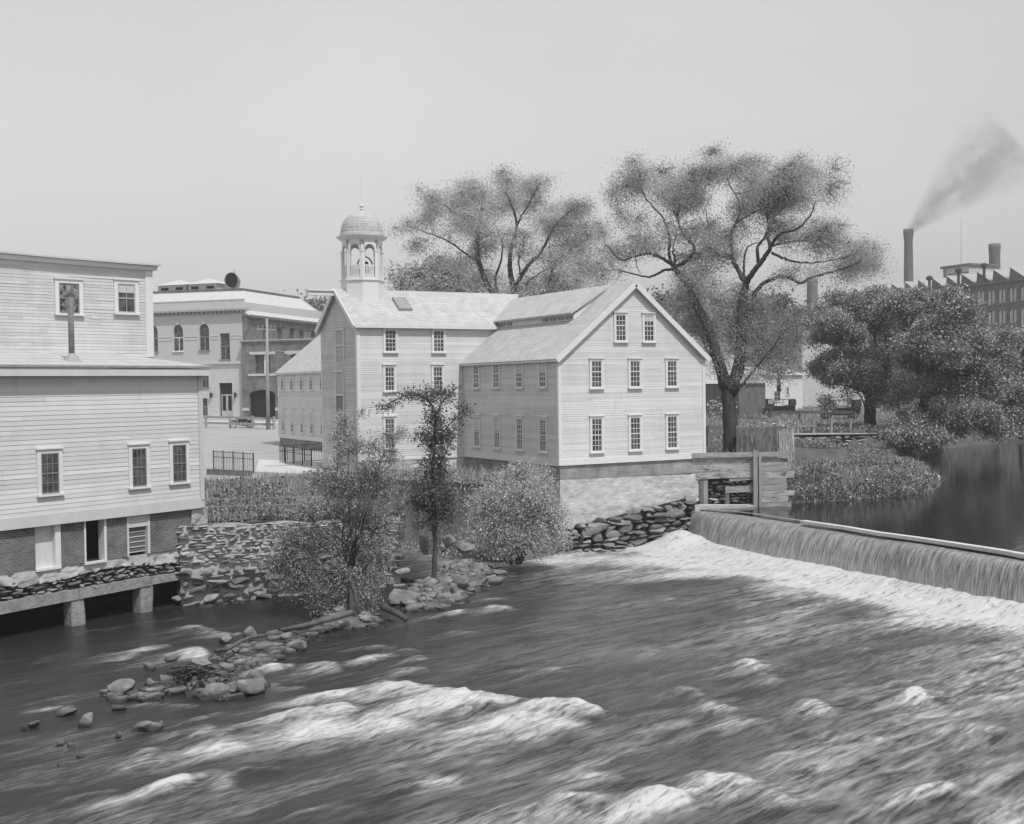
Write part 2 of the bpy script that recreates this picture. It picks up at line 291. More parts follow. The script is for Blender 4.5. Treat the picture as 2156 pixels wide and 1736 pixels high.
# ------------------------------------------------------------------ foliage
def leafmesh(P, size, rng, name, m, parent, aspect=.55, up=.25, droop=0., loc=None):
    P = np.asarray(P, float); n = len(P); nr = rng.normal(size=(n, 3)); nr[:, 2] += up; nr /= np.linalg.norm(nr, axis=1)[:, None]
    t = rng.normal(size=(n, 3)); t[:, 2] -= droop; t -= nr*(t*nr).sum(1)[:, None]; t /= np.linalg.norm(t, axis=1)[:, None]+1e-9; bt = np.cross(nr, t)
    s = size*rng.uniform(.6, 1.4, n)[:, None]
    V = np.stack([P-t*s, P-bt*s*aspect+t*s*.1, P+t*s, P+bt*s*aspect+t*s*.1], 1).reshape(-1, 3)
    return npmesh(name, V, np.arange(n*4).reshape(-1, 4), None, [m], None, parent, loc=loc)
def grasspts(P, rng, h, wd, name, m, parent=None, loc=None, lean=.35):
    """blades: one tapering quad each, standing on P"""
    n = len(P); a = rng.uniform(0, 6.28, n); hh = h*rng.uniform(.5, 1.3, n); s = np.stack([np.cos(a), np.sin(a), 0*a], 1)*wd
    ln = rng.normal(0, lean, (n, 3))*hh[:, None]; ln[:, 2] = hh
    V = np.stack([P-s, P+s, P+ln+s*.15, P+ln-s*.15], 1).reshape(-1, 3)
    return npmesh(name, V, np.arange(n*4).reshape(-1, 4), None, [m], None, parent, loc=loc)
def spline(pts, k=6):
    P = np.asarray(pts, float)
    if len(P) < 3: return np.array([P[0]*(1-t)+P[-1]*t for t in np.linspace(0, 1, k)])
    E = np.vstack([2*P[0]-P[1], P, 2*P[-1]-P[-2]]); out = []
    for i in range(1, len(E)-2):
        for t in np.linspace(0, 1, k, endpoint=False):
            a, b_, c, d = E[i-1:i+3]; out.append(.5*((2*b_)+(c-a)*t+(2*a-5*b_+4*c-d)*t*t+(3*b_-a-3*c+d)*t**3))
    out.append(P[-1]); return np.array(out)
def tree(name, label, cat, base, limbs, clumps, leaf, bark, lsize, seed, per=26, sig=.45, twig=.03, droop=.3, group=None, wob=.12, up=.25, nt=9, asp=.55, shell=.45, grow=1., sub=1, crownname='crown'):
    """limbs: (points, r0, r1) in world metres; clumps: (centre, (rx,ry,rz), leaves)"""
    rng = np.random.default_rng(seed); root = thing(name, base, label, cat, group); b = MB(); sk = []
    for pts, r0, r1 in limbs:
        S = spline(pts, 6); S[1:-1] += rng.normal(0, 1, (len(S)-2, 3))*(min(wob*.4, r0*.25) if r0 < .09 else .015); b.tube(S, np.linspace(r0, r1, len(S)), 9 if r0 > .15 else 6); sk.append(S)
    sk = np.concatenate(sk); lv = []
    if sub > 1: clumps = [(np.array(c)+np.clip(rng.normal(0, .5, 3), -1, 1)*np.array(rr), np.array(rr)*rng.uniform(.36, .66), int(n/sub*rng.uniform(.5, 1.5))) for c, rr, n in clumps for _ in range(sub)]
    for c, rr, n in clumps:
        c = np.array(c, float); rr = np.array(rr, float)*grow; k = max(2, int(n/per)); d = rng.normal(size=(k, 3)); d /= np.linalg.norm(d, axis=1)[:, None]
        E = c+d*rr*(rng.uniform(.1, 1, k)**shell)[:, None]
        dist = np.linalg.norm(sk-c, axis=1)+.4*np.clip(sk[:, 2]-c[2], 0, None); near = sk[np.argsort(dist)[:12]]
        for e in E:
            s = near[rng.integers(len(near))] if rng.random() < .7 else c+rng.normal(0, .25, 3)*rr
            if np.linalg.norm(s-e) > 3.2*max(rr): s = c
            mid = (s+e)/2+rng.normal(0, .12, 3)*np.linalg.norm(e-s)+np.array([0, 0, .12*np.linalg.norm(e-s)])
            S = spline([s, mid, e], 4)
            if rng.random() < nt/10 and np.linalg.norm(s-e) < 1.7*max(rr): b.tube(S, np.linspace(twig*rng.uniform(.7, 1.5), twig*.3, len(S)), 4, False)
            m_ = max(4, int(per*rng.uniform(.5, 1.5))); q = rng.uniform(.35, 1.12, m_)
            ii = np.clip(q, 0, 1)*(len(S)-1); i0 = np.clip(ii.astype(int), 0, len(S)-2); f = (ii-i0)[:, None]; P = S[i0]*(1-f)+S[i0+1]*f
            sp_ = sig*rng.uniform(.6, 1.3); o = np.clip(rng.normal(0, 1, (m_, 3)), -1.7, 1.7)*sp_*np.array([1, 1, .8]); o[:, 2] -= droop*sp_*rng.uniform(0, 1.5, m_); lv.append(P+o)
    b.build('trunk', M[bark], root, smooth=True)
    leafmesh(np.concatenate(lv), lsize, rng, crownname, M[leaf], root, aspect=asp, up=up, droop=droop)
    return root
def pxl(pts, D, fx=lambda x, y: (x, y), off=None):
    """limb points given as sightings on a tree standing D metres off; off = own depth of each"""
    return [atd(*fx(p[0], p[1]), D+(p[2] if len(p) > 2 else 0)) for p in pts]
def clp(lst, D, fx, sx, dens, rng, dep=1.0, jit=.25):
    out = []
    for c in lst:
        x, y, rx, ry = c[:4]; off = c[4] if len(c) > 4 else rng.uniform(-1, 1)*jit*8
        mrx = rx*sx*(D+off)/FPX; mry = ry*sx*(D+off)/FPX; p = atd(*fx(x, y), D+off)
        out.append((p, (mrx*abs(R0[0])+.3*mrx*dep, mrx*abs(R0[1])+.7*mrx*dep, mry), int(dens*rx*ry*(c[5] if len(c) > 5 else 1))))
    return out
# ------------------------------------------------------------------ ground, river, pond, dam
POND = 1.55
def poly_sd(X, Y, poly):
    """distance inside (+) or outside (-) a polygon, metres"""
    P = np.array(poly, float); ins = np.zeros(X.shape, bool); D = np.full(X.shape, 1e9)
    for i in range(len(P)):
        a, b = P[i], P[(i+1) % len(P)]; e = b-a; t = np.clip(((X-a[0])*e[0]+(Y-a[1])*e[1])/(e@e), 0, 1)
        D = np.minimum(D, np.hypot(X-a[0]-t*e[0], Y-a[1]-t*e[1]))
        c = ((a[1] > Y) != (b[1] > Y)) & (X < (b[0]-a[0])*(Y-a[1])/(b[1]-a[1]+1e-12)+a[0]); ins ^= c
    return np.where(ins, D, -D)
def vnoise(X, Y, seed, sc_):
    rng = np.random.default_rng(seed); g = rng.random((64, 64)); x = X*sc_; y = Y*sc_; i = np.floor(x).astype(int); j = np.floor(y).astype(int); f = x-i; h = y-j
    f = f*f*(3-2*f); h = h*h*(3-2*h); G = lambda a, b: g[a % 64, b % 64]
    return (G(i, j)*(1-f)+G(i+1, j)*f)*(1-h)+(G(i, j+1)*(1-f)+G(i+1, j+1)*f)*h
def fbm(X, Y, seed, sc_, o=4):
    s = 0*X; a = .5
    for k in range(o): s = s+a*vnoise(X, Y, seed+k, sc_*2**k); a *= .5
    return s
YARD = [(-300, -20), (-12.0, 35.4), (6.9, 43.9), (10.3, 44.0), (10.9, 41.9), (14.3, 41.6), (17.2, 43.2), (18.8, 50.5), (21.5, 52.5), (24.0, 46.5), (27.7, 45.2), (36.2, 45.2), (36.8, 46.8), (300, 900), (-300, 900)]
BANK = [(14.0, 41.0), (17.5, 43.5), (19.0, 49.3), (21.6, 50.0), (22.4, 45.0), (24.0, 42.6), (27.4, 44.4), (28, 58), (14, 58)]
SPIT = [(15.3, 35.1), (17.6, 35.6), (20.5, 38.5), (23.2, 41.4), (22.6, 44.5), (20.6, 43.4), (18.2, 40.6), (16.3, 38.0)]
ISLE = [(12.0, 33.9), (14.7, 34.3), (15.4, 36.0), (14.2, 37.6), (12.3, 36.6)]
RIGHT = [(36.6, 46.9), (40.4, 43.8), (44.5, 43.0), (49.4, 43.3), (56.5, 48.6), (55.0, 53.0), (58, 59), (66.5, 62.0), (73, 66.0), (79, 67.5), (84, 71), (95, 74), (104, 82), (160, 92), (300, 118), (900, 700), (300, 900), (36, 300)]
def yardz(X, Y): return 3.15+.009*np.clip(Y-58, 0, 200)-.0*X
def ground_z(X, Y):
    n = fbm(X, Y, 3, .6)-.5
    z = np.full(X.shape, -1.2)
    y = poly_sd(X, Y, YARD); z = np.maximum(z, np.minimum(yardz(X, Y)+n*.12-.45*np.clip(1-(Y-41)/9, 0, 1)*(X < 19), -1.2+9*np.clip(y, 0, None)))
    b = poly_sd(X, Y, BANK); z = np.maximum(z, np.where(b > -1.5, np.minimum(-.25+.5*(b+.1)+n*.6, 1.75+n*.5), -1.2))
    for P_, hgt, sl in ((SPIT, .45, .5), (ISLE, .5, .5)):
        s = poly_sd(X, Y, P_); z = np.maximum(z, np.where(s > -1.2, np.minimum(-.12+sl*s+n*.5, hgt+n*.4), -1.2))
    r = poly_sd(X, Y, RIGHT); top = 3.3+.35*np.clip((Y-62)/60, 0, 1)+n*.2
    wd_ = ((X-67.0)*-.765+(Y-73.6)*-.644 > .1) & (X > 57) & (X < 77.5); top = np.where(wd_, 1.95+n*.4, top)
    isl = (X > 40) & (Y < 53.5); top = np.where(isl, 2.15+n*.5+.5*np.clip((47-X)/6, 0, 1), top)
    z = np.maximum(z, np.where(r > -.8, np.minimum(POND-.3+np.where(isl, .7, 1.6)*(r+.2), top), -1.2))
    pond = (X > 35.2) & (r < -.8) & (y < 0); z = np.where(pond, .3, z)
    far = np.hypot(X, Y); z = np.where(far > 330, np.maximum(z, 3.5), z)
    return z
def gz(x, y): return float(ground_z(np.array([float(x)]), np.array([float(y)]))[0])
def cells(*seg):
    o = [np.arange(a, b, s) for a, b, s in seg]; return np.unique(np.round(np.concatenate(o), 4))
gx = cells((-3000, -300, 300), (-300, -40, 20), (-40, 6, 2), (6, 62, .4), (62, 86, .8), (86, 130, 2), (130, 300, 17), (300, 3300, 300)); gy = cells((-600, -20, 60), (-20, 28, 4), (28, 66, .4), (66, 86, .8), (86, 170, 2), (170, 400, 15), (400, 4000, 300))
GX, GY = np.meshgrid(gx, gy); GZ = ground_z(GX, GY); ny, nx = GX.shape; I = np.arange(nx*ny).reshape(ny, nx)
gq = np.stack([I[:-1, :-1], I[:-1, 1:], I[1:, 1:], I[1:, :-1]], -1).reshape(-1, 4)
fcx, fcy = GX.ravel()[gq].mean(1), GY.ravel()[gq].mean(1); gm = np.where((fcy > 55.5) & (fcx < 34+.25*(fcy-55)), 0, np.where((fcx > 36) & (fcy > 46.), 2, 1))
tag(npmesh('ground', np.stack([GX, GY, GZ], -1), gq, None, [M['earth'], mat('wet_gravel', .1, .8, .05, .17, 2.5, bump=.5, bscale=9), mat('dark_turf', .085, .95, .05, .14, .9, bump=.4, bscale=5)], gm, smooth=True), kind='structure')
# --- river surface below the dam: real waves, foam where the water breaks
def wet(x, y, z=0.): return atz(x, y, z)[:2]
DAMP = [(34.35, 44.0), (33.75, 41.2), (33.5, 38.5), (33.45, 36.0), (33.45, 33.5), (33.35, 31), (33.2, 28.5), (33.1, 25.9), (33.0, 22), (33.0, 10), (33.0, -6)]   # foot of the fall
damx = lambda Y: np.interp(-np.asarray(Y), [-p[1] for p in DAMP], [p[0] for p in DAMP])
rx = np.arange(-14, 34.6, .085); ry = np.arange(7, 51, .085)
X, Y = np.meshgrid(rx, ry)
flow = np.array([-.985, -.17]); cross = np.array([-flow[1], flow[0]])
S_ = X*flow[0]+Y*flow[1]; T_ = X*cross[0]+Y*cross[1]
wp = fbm(X, Y, 40, .16, 3)*3.2
near = np.clip((33-np.hypot(X, Y))/20, 0, 1); rgt = np.clip((X*R0[0]+Y*R0[1]+6)/12, 0, 1)
act = .26+.74*np.clip(near*1.3, 0, 1)*(.25+.75*rgt)            # how rough the river runs here
Hh = (fbm(S_*.35, T_+wp, 11, .75, 4)-.47)*.34*act+(fbm(S_*.5, T_*1.4+wp, 21, 1.9, 3)-.45)*.11*(act+.2)
foam = np.zeros_like(X)
def ridge(px, wdt, tail, amp, head=.22, hgt=None, dens=1.):
    """breaking crest along a line of sightings on the water; foam trails off downstream"""
    global foam, Hh
    P = np.array([wet(*p) for p in px]); L = np.r_[0, np.cumsum(np.hypot(*np.diff(P, axis=0).T))]; n = max(2, int(L[-1]/.12)); q = np.linspace(0, L[-1], n)
    rng = np.random.default_rng(int(px[0][0]*7+px[0][1])); px_ = np.interp(q, L, P[:, 0]); py_ = np.interp(q, L, P[:, 1])
    F_ = np.zeros_like(X); G_ = np.zeros_like(X)
    a_ = amp*(.55+.45*np.sin(q*2.3+rng.uniform(0, 6))*np.sin(q*.9+rng.uniform(0, 6)))*np.minimum(1, np.minimum(q, L[-1]-q)/.5+.35)
    for x0, y0, a in zip(px_, py_, a_):
        x0 += rng.normal(0, .07); tl = tail*rng.uniform(.6, 1.4)
        i0, i1 = np.searchsorted(rx, (x0-3.2*tl-1, x0+1.2)); j0, j1 = np.searchsorted(ry, (y0-wdt*3-1.2, y0+wdt*3+1.2)); xs = X[j0:j1, i0:i1]-x0; ys = Y[j0:j1, i0:i1]-y0
        s = xs*flow[0]+ys*flow[1]; t = xs*cross[0]+ys*cross[1]
        k = np.exp(-(t/wdt)**2)*np.where(s < 0, np.exp(-(s/head)**2), np.exp(-s/tl)); F_[j0:j1, i0:i1] = np.maximum(F_[j0:j1, i0:i1], a*k)
        hk = np.exp(-(t/(wdt*1.3))**2)*np.where(s < 0, np.exp(-(s/(head*2.2))**2), np.exp(-(s/(tl*.55))**2)); G_[j0:j1, i0:i1] = np.maximum(G_[j0:j1, i0:i1], a*hk)
    foam = np.maximum(foam, F_*dens); Hh = Hh+G_*(hgt if hgt is not None else .17)*(.75+.5*fbm(S_*.6, T_*1.3, 77, 2.2, 3))
for args in (
    ([(770, 1402), (800, 1388), (850, 1379), (897, 1392)], .3, .9, .9), ([(800, 1440), (860, 1412), (905, 1420)], .3, .8, .8),
    ([(555, 1418), (600, 1412), (650, 1404), (690, 1404), (722, 1424)], .35, 1.1, 1.4),
    ([(800, 1448), (860, 1455), (905, 1460), (960, 1468), (1012, 1496)], .6, 2.4, 1.6), ([(1010, 1497), (1050, 1486), (1090, 1479), (1130, 1490), (1165, 1505)], .5, 2.0, 1.6),
    ([(1160, 1505), (1215, 1497), (1260, 1508), (1310, 1514)], .45, 1.9, 1.5), ([(690, 1516), (745, 1500), (800, 1494), (850, 1500)], .5, 2.0, 1.5), ([(545, 1540), (600, 1520), (660, 1510), (700, 1518)], .45, 2.0, 1.4),
    ([(400, 1530), (440, 1512), (480, 1500), (525, 1480)], .25, .8, .75), ([(405, 1552), (432, 1534), (440, 1560)], .25, .8, .8), ([(295, 1556), (335, 1550), (380, 1564)], .28, .9, .9),
    ([(405, 1592), (425, 1570), (470, 1560), (510, 1545)], .22, .8, .8), ([(230, 1650), (290, 1620), (312, 1585), (325, 1600)], .25, 1.1, .9), ([(120, 1690), (200, 1675), (300, 1660), (380, 1655)], .16, .7, .7),
    ([(300, 1688), (400, 1650), (450, 1630), (470, 1650), (478, 1670)], .28, 1.2, 1.), ([(480, 1640), (560, 1625), (640, 1618)], .14, .6, .6),
    ([(1000, 1560), (1060, 1530), (1120, 1540), (1190, 1546)], .3, 1.4, .7), ([(1390, 1470), (1440, 1455), (1478, 1470), (1500, 1490), (1540, 1500)], .28, 1.0, .9),
    ([(1555, 1395), (1600, 1410), (1640, 1445), (1660, 1468)], .3, 1.1, .8), ([(1640, 1465), (1700, 1480), (1760, 1512)], .35, 1.4, .9), ([(1590, 1440), (1640, 1400), (1660, 1395)], .2, .8, .6),
    ([(1770, 1378), (1820, 1370), (1850, 1386)], .22, .9, .8), ([(1890, 1480), (1925, 1462), (1950, 1480), (1985, 1498)], .25, .8, 1.), ([(2030, 1530), (2090, 1545), (2140, 1550)], .3, 1.2, .6),
    ([(1350, 1712), (1430, 1685), (1500, 1655), (1560, 1652), (1620, 1672), (1660, 1700)], .5, 1.5, 1.5), ([(1050, 1705), (1180, 1690), (1290, 1690)], .25, 1., .7), ([(640, 1720), (700, 1700), (760, 1715)], .25, 1., .8), ([(1860, 1690), (1960, 1665), (2060, 1640), (2140, 1640)], .3, 1.3, .7),
    ([(740, 1630), (770, 1615), (835, 1610)], .2, .7, .6), ([(880, 1600), (910, 1570), (950, 1600)], .25, .9, .6), ([(1130, 1585), (1200, 1570), (1290, 1570)], .25, 1.2, .6), ([(1250, 1370), (1340, 1360), (1400, 1380)], .2, 1., .45)):
    ridge(*args)
for args in (([(240, 1392), (290, 1372), (340, 1362), (410, 1368), (425, 1392)], .35, 1.4, 1.1, .25, .04), ([(395, 1318), (440, 1326), (500, 1340), (540, 1350)], .2, 1., .85, .2, .02), ([(455, 1395), (540, 1380), (620, 1362)], .25, .9, .6, .2, .03),
    ([(60, 1500), (110, 1492), (160, 1490)], .18, .7, .8, .2, .02), ([(270, 1440), (340, 1448), (420, 1440)], .15, .8, .55, .2, .02), ([(500, 1370), (560, 1352), (600, 1340)], .2, .8, .6, .2, .03), ([(320, 1520), (350, 1508), (380, 1510)], .2, .7, .6, .2, .03),
    ([(930, 1300), (990, 1285), (1040, 1278), (1078, 1285)], .3, 1.3, .95, .3, .08), ([(880, 1345), (950, 1330), (1010, 1335)], .2, .9, .45, .2, .06), ([(600, 1335), (660, 1330), (720, 1340)], .2, .8, .4, .2, .03), ([(1010, 1262), (1050, 1262), (1090, 1258)], .2, 1.2, .5, .2, .03), ([(900, 1272), (940, 1270), (960, 1268)], .2, .7, .5, .2, .02)):
    ridge(*args)
for args in (([(560, 1560), (700, 1540), (850, 1530)], .8, 2.2, 1.35, .6, .03), ([(900, 1540), (1050, 1525), (1200, 1532)], .7, 2.2, 1.5, .6, .03), ([(350, 1605), (480, 1580), (600, 1570)], .6, 1.8, 1.0, .5, .03), ([(620, 1482), (700, 1470), (780, 1465)], .5, 1.2, 1.1, .4, .04), ([(1400, 1520), (1500, 1530), (1600, 1520)], .5, 2, .9, .4, .04), ([(1700, 1540), (1800, 1560), (1900, 1560)], .6, 2, .8, .4, .03), ([(150, 1700), (260, 1690), (330, 1680)], .4, 1.4, 1.0, .4, .03), ([(820, 1620), (900, 1640), (960, 1650)], .4, 1.4, .9, .4, .04), ([(700, 1370), (800, 1362), (880, 1372)], .25, 1., .8, .25, .04), ([(230, 1490), (330, 1480), (420, 1490)], .2, .8, .7, .2, .02), ([(560, 1440), (600, 1452), (650, 1448)], .25, .9, .8, .2, .04), ([(1100, 1620), (1200, 1640), (1300, 1640)], .5, 1.8, .8, .4, .04), ([(1060, 1420), (1150, 1410), (1240, 1420)], .3, 1.4, .7, .3, .04)):
    ridge(*args)
dd = damx(Y)-X                                                 # metres downstream of the foot of the fall
boil = fbm(S_*.5, T_, 61, .55, 4)
reach = 3.4+5.2*np.clip((Y-35)/8, 0, 1)+4*(fbm(X*.3, Y, 62, .35, 3)-.5)
wash = np.clip(1.25-np.clip(dd-reach*.35, 0, None)/(reach*1.5), 0, 1.25)
wash = np.where(dd < -.7, 0, wash); streak = fbm(S_*.16, T_+wp*.5, 63, 1.1, 4)
foam = np.maximum(foam, wash*np.interp(Y, [24, 40], [.78, 1.])*np.clip(.15+1.5*boil+1.1*np.clip((3.6-dd)/2.5, 0, 1), 0, 1.2)); foam = np.maximum(foam, np.clip(1-dd/17, 0, 1)*np.clip((streak-.43)*3.6, 0, .65)*(dd > 0))
Hh += .26*np.exp(-(np.clip(dd, 0, None)/1.1)**2)*(.7+.4*boil)*(dd > -.8)+.16*np.clip(1-dd/9, 0, 1)*(boil-.45)*(dd > 0)
plx, ply = wet(1425, 1150); pr2 = ((X-plx)/1.0)**2+((Y-ply)/1.0)**2; Hh += .75*np.exp(-pr2/1.2)*(.7+.5*boil); foam = np.maximum(foam, 1.3*np.exp(-(pr2/4)**2))
tb = np.abs(fbm(S_*.55, T_*1.25+wp*.3, 131, 1.5, 4)-.47)*2; Hh += np.clip(foam, 0, 1.1)*(.11*(1-tb*2.2)-.03)*np.where(dd < 9, .5, 1)*np.clip((27-np.hypot(X, Y)*.4)/12, .3, 1)
aer = .02+.3*rgt*(.35+.65*np.clip((36-np.hypot(X, Y))/16+.2, 0, 1))+.10*np.clip(1-dd/20, 0, 1)
aer *= np.clip((T_*0+X*.55+18-Y*.28)/16, .35, 1)
patch = np.clip((fbm(S_*.28+9, T_+wp*.6, 151, .75, 5)-.47)*4.2, 0, .75)*np.clip(act*1.4-.1, 0, 1)*(1-.45*rgt); foam = np.maximum(foam, patch)
foam = np.minimum(foam, 1.0)
crest = np.clip((Hh-.07)*2, 0, .3)*act; foam = foam+crest*.3
lowf = fbm(S_*.45+3, T_+wp*.4, 171, .33, 3); aer *= np.clip(.25+2.6*(lowf-.25), .25, 1.7)
shore = poly_sd(X, Y, BANK); Hh = Hh*np.clip((-shore)/2.5+.25, .12, 1)
quiet = np.clip((Y-36.5)/3, 0, 1)*np.clip((22-X)/4, 0, 1); Hh *= 1-.75*quiet; aer *= 1-.8*quiet
jy, jx = X.shape; I = np.arange(jx*jy).reshape(jy, jx); wq = np.stack([I[:-1, :-1], I[:-1, 1:], I[1:, 1:], I[1:, :-1]], -1).reshape(-1, 4)
keep = (dd.ravel() > -.5)[wq].all(1)
def river_mat():
    m = bpy.data.materials.new('river_water'); m.use_nodes = True; t = m.node_tree; b = t.nodes['Principled BSDF']; N = t.nodes.new; L = t.links.new
    fa = N('ShaderNodeAttribute'); fa.attribute_name = 'foam'; aa = N('ShaderNodeAttribute'); aa.attribute_name = 'aer'
    tc = N('ShaderNodeTexCoord')
    def nz(sc, rot, st, det=6, dist=0., ro=.6):
        mp = N('ShaderNodeMapping'); mp.vector_type = 'TEXTURE'; mp.inputs['Rotation'].default_value = (0, 0, rot); mp.inputs['Scale'].default_value = st; L(tc.outputs['Object'], mp.inputs[0])
        n = N('ShaderNodeTexNoise'); n.inputs['Scale'].default_value = sc; n.inputs['Detail'].default_value = det; n.inputs['Roughness'].default_value = ro; n.inputs['Distortion'].default_value = dist; L(mp.outputs[0], n.inputs[0]); return n.outputs['Fac']
    def mth(op, a, c=None, k=None):
        n = N('ShaderNodeMath'); n.operation = op
        for i, v in enumerate((a, c, k)):
            if v is None: continue
            if isinstance(v, (int, float)): n.inputs[i].default_value = v
            else: L(v, n.inputs[i])
        return n.outputs[0]
    rot = math.atan2(.17, .985)
    s1 = nz(2.6, rot, (5.5, 1, 1), 7, .7, .6); s2 = nz(8, rot+.12, (6, 1, 1), 5, .5, .6); s3 = nz(.55, rot, (2, 1, 1), 4, .6); s4 = nz(16, rot, (4, 1, 1), 3)
    st = mth('ADD', mth('ADD', mth('MULTIPLY', s1, .5), mth('MULTIPLY', s2, .3)), mth('MULTIPLY', s3, .2))
    fine = nz(11, rot+.2, (2.6, 1, 1), 8, .7, .7)
    st2 = mth('MULTIPLY', mth('SUBTRACT', st, .38), 4.2)
    f1 = mth('MULTIPLY', aa.outputs['Fac'], mth('ADD', mth('MULTIPLY', st2, 2.0), -.25))
    v = mth('ADD', mth('MULTIPLY', mth('SUBTRACT', st, .5), .7), mth('MULTIPLY', fa.outputs['Fac'], mth('ADD', mth('MULTIPLY', mth('SUBTRACT', mth('ADD', mth('MULTIPLY', fine, .35), mth('MULTIPLY', s2, .65)), .5), 2.8), .95)))
    mr = N("ShaderNodeMapRange"); mr.interpolation_type = 'SMOOTHSTEP'; mr.inputs[1].default_value = .1; mr.inputs[2].default_value = 1.15; L(v, mr.inputs[0]); f = mth('MINIMUM', mth('ADD', mr.outputs[0], mth('MAXIMUM', f1, 0.)), 1.)
    mx = N('ShaderNodeMix'); L(f, mx.inputs[0]); mx.inputs[2].default_value = .022; mx.inputs[3].default_value = .52; L(mx.outputs[0], b.inputs['Base Color'])
    r = N('ShaderNodeMapRange'); r.inputs[3].default_value = .22; r.inputs[4].default_value = .9; L(f, r.inputs[0]); L(r.outputs[0], b.inputs['Roughness']); b.inputs['IOR'].default_value = 1.33
    hb = mth('ADD', mth('ADD', mth('MULTIPLY', s1, .6), mth('MULTIPLY', s2, .25)), mth('MULTIPLY', fine, .25)); bp = N('ShaderNodeBump'); bp.inputs['Strength'].default_value = .5; bp.inputs['Distance'].default_value = .13; L(hb, bp.inputs['Height']); L(bp.outputs[0], b.inputs['Normal'])
    return m
tag(npmesh('river', np.stack([X, Y, Hh], -1), wq[keep], None, [river_mat()], smooth=True, attr={'foam': foam.ravel(), 'aer': aer.ravel()}), kind='structure')
b = MB(); b.quad((-400, -300, -.22), (33.4, -300, -.22), (33.4, 52, -.22), (-400, 52, -.22))
tag(b.build('river_bottom_water', mat('deep_river_water', .03, .2, .02, .05, .8, bump=.2), None, loc=(0, 0, -.22)), kind='structure')
# --- pond above the dam
def pond_mat():
    m = mat('still_pond_water', .014, .06, .01, .02, .8, spec=.5); t = m.node_tree; b = t.nodes['Principled BSDF']; b.inputs['IOR'].default_value = 1.33
    tc = t.nodes.new('ShaderNodeTexCoord'); mp = t.nodes.new('ShaderNodeMapping'); mp.inputs['Scale'].default_value = (1.0, 1.7, 1); mp.inputs['Rotation'].default_value = (0, 0, -YAW)
    n = t.nodes.new('ShaderNodeTexNoise'); n.inputs['Scale'].default_value = 1.6; n.inputs['Detail'].default_value = 5; bp = t.nodes.new('ShaderNodeBump'); bp.inputs['Strength'].default_value = .12; bp.inputs['Distance'].default_value = .1
    t.links.new(tc.outputs['Object'], mp.inputs[0]); t.links.new(mp.outputs[0], n.inputs[0]); t.links.new(n.outputs['Fac'], bp.inputs['Height']); t.links.new(bp.outputs[0], b.inputs['Normal']); return m
CR = [(34.75, 44.2), (34.95, 43.0), (35.1, 41.2), (34.95, 38.8), (34.85, 36.6), (34.6, 33.8), (34.25, 31.2), (33.95, 28.6), (33.75, 26.2), (33.6, 22), (33.6, 10), (33.6, -6)]      # crest of the dam
crx = lambda Yv: np.interp(-np.asarray(Yv), [-p[1] for p in CR], [p[0] for p in CR])
ye = np.linspace(46.5, -6, 120); b = MB()
for i in range(len(ye)-1):
    a0, a1 = crx(ye[i])+.25, crx(ye[i+1])+.25; b.quad((a0, ye[i], POND), (a1, ye[i+1], POND), (260, ye[i+1], POND), (260, ye[i], POND))
b.quad((36.2, 46.5, POND), (260, 46.5, POND), (260, 130, POND), (36.2, 130, POND))
tag(b.build('pond', pond_mat(), None, loc=(60, 40, POND)), kind='structure')
# --- falling sheet of water
def fall_mat():
    m = bpy.data.materials.new('falling_water'); m.use_nodes = True; t = m.node_tree; b = t.nodes['Principled BSDF']; N = t.nodes.new; L = t.links.new
    tc = N('ShaderNodeTexCoord'); mp = N('ShaderNodeMapping'); mp.inputs['Scale'].default_value = (.12, 1, .1); L(tc.outputs['Object'], mp.inputs[0])
    n1 = N('ShaderNodeTexNoise'); n1.inputs['Scale'].default_value = 13; n1.inputs['Detail'].default_value = 7; n1.inputs['Roughness'].default_value = .75; L(mp.outputs[0], n1.inputs[0])
    mr = N('ShaderNodeMapRange'); mr.inputs[1].default_value = .36; mr.inputs[2].default_value = .68; mr.inputs[3].default_value = .06; mr.inputs[4].default_value = .5; L(n1.outputs['Fac'], mr.inputs[0])
    at = N('ShaderNodeAttribute'); at.attribute_name = 'foam'; mx = N('ShaderNodeMix'); L(at.outputs['Fac'], mx.inputs[0]); L(mr.outputs[0], mx.inputs[2]); mx.inputs[3].default_value = .5; L(mx.outputs[0], b.inputs['Base Color'])
    b.inputs['Roughness'].default_value = .35; b.inputs['IOR'].default_value = 1.33
    bp = N('ShaderNodeBump'); bp.inputs['Strength'].default_value = .6; bp.inputs['Distance'].default_value = .06; L(n1.outputs['Fac'], bp.inputs['Height']); L(bp.outputs[0], b.inputs['Normal']); return m
fy = np.arange(-6, 44.0, .07)[::-1]; prof = []
rng = np.random.default_rng(5); stn = fbm(fy, fy*0+.3, 91, 1.6, 4)-.5; st2 = fbm(fy, fy*0+.7, 93, 6, 2)-.4
k = np.r_[np.linspace(-1, 0, 5), np.linspace(.08, 1, 14)]; V = []; fo = []
for s in k:
    cx_, tx = crx(fy), damx(fy)
    if s <= 0: x = cx_-s*1.0; z = POND+.004+(-.07)*(1+s)**2+0*fy
    else: x = cx_+(tx-cx_)*(s**.62)-.0+stn*.16*s+st2*.05; z = POND-.066-(POND+.2)*s**1.9+st2*.02
    V.append(np.stack([x, fy, z], -1)); fo.append(np.clip((s-.62)*2.3, 0, .9)*(.7+stn*1.2)+0*fy if s > 0 else 0*fy)
V = np.array(V); nk, nf = V.shape[:2]; I = np.arange(nk*nf).reshape(nk, nf); fq = np.stack([I[:-1, :-1], I[1:, :-1], I[1:, 1:], I[:-1, 1:]], -1).reshape(-1, 4)
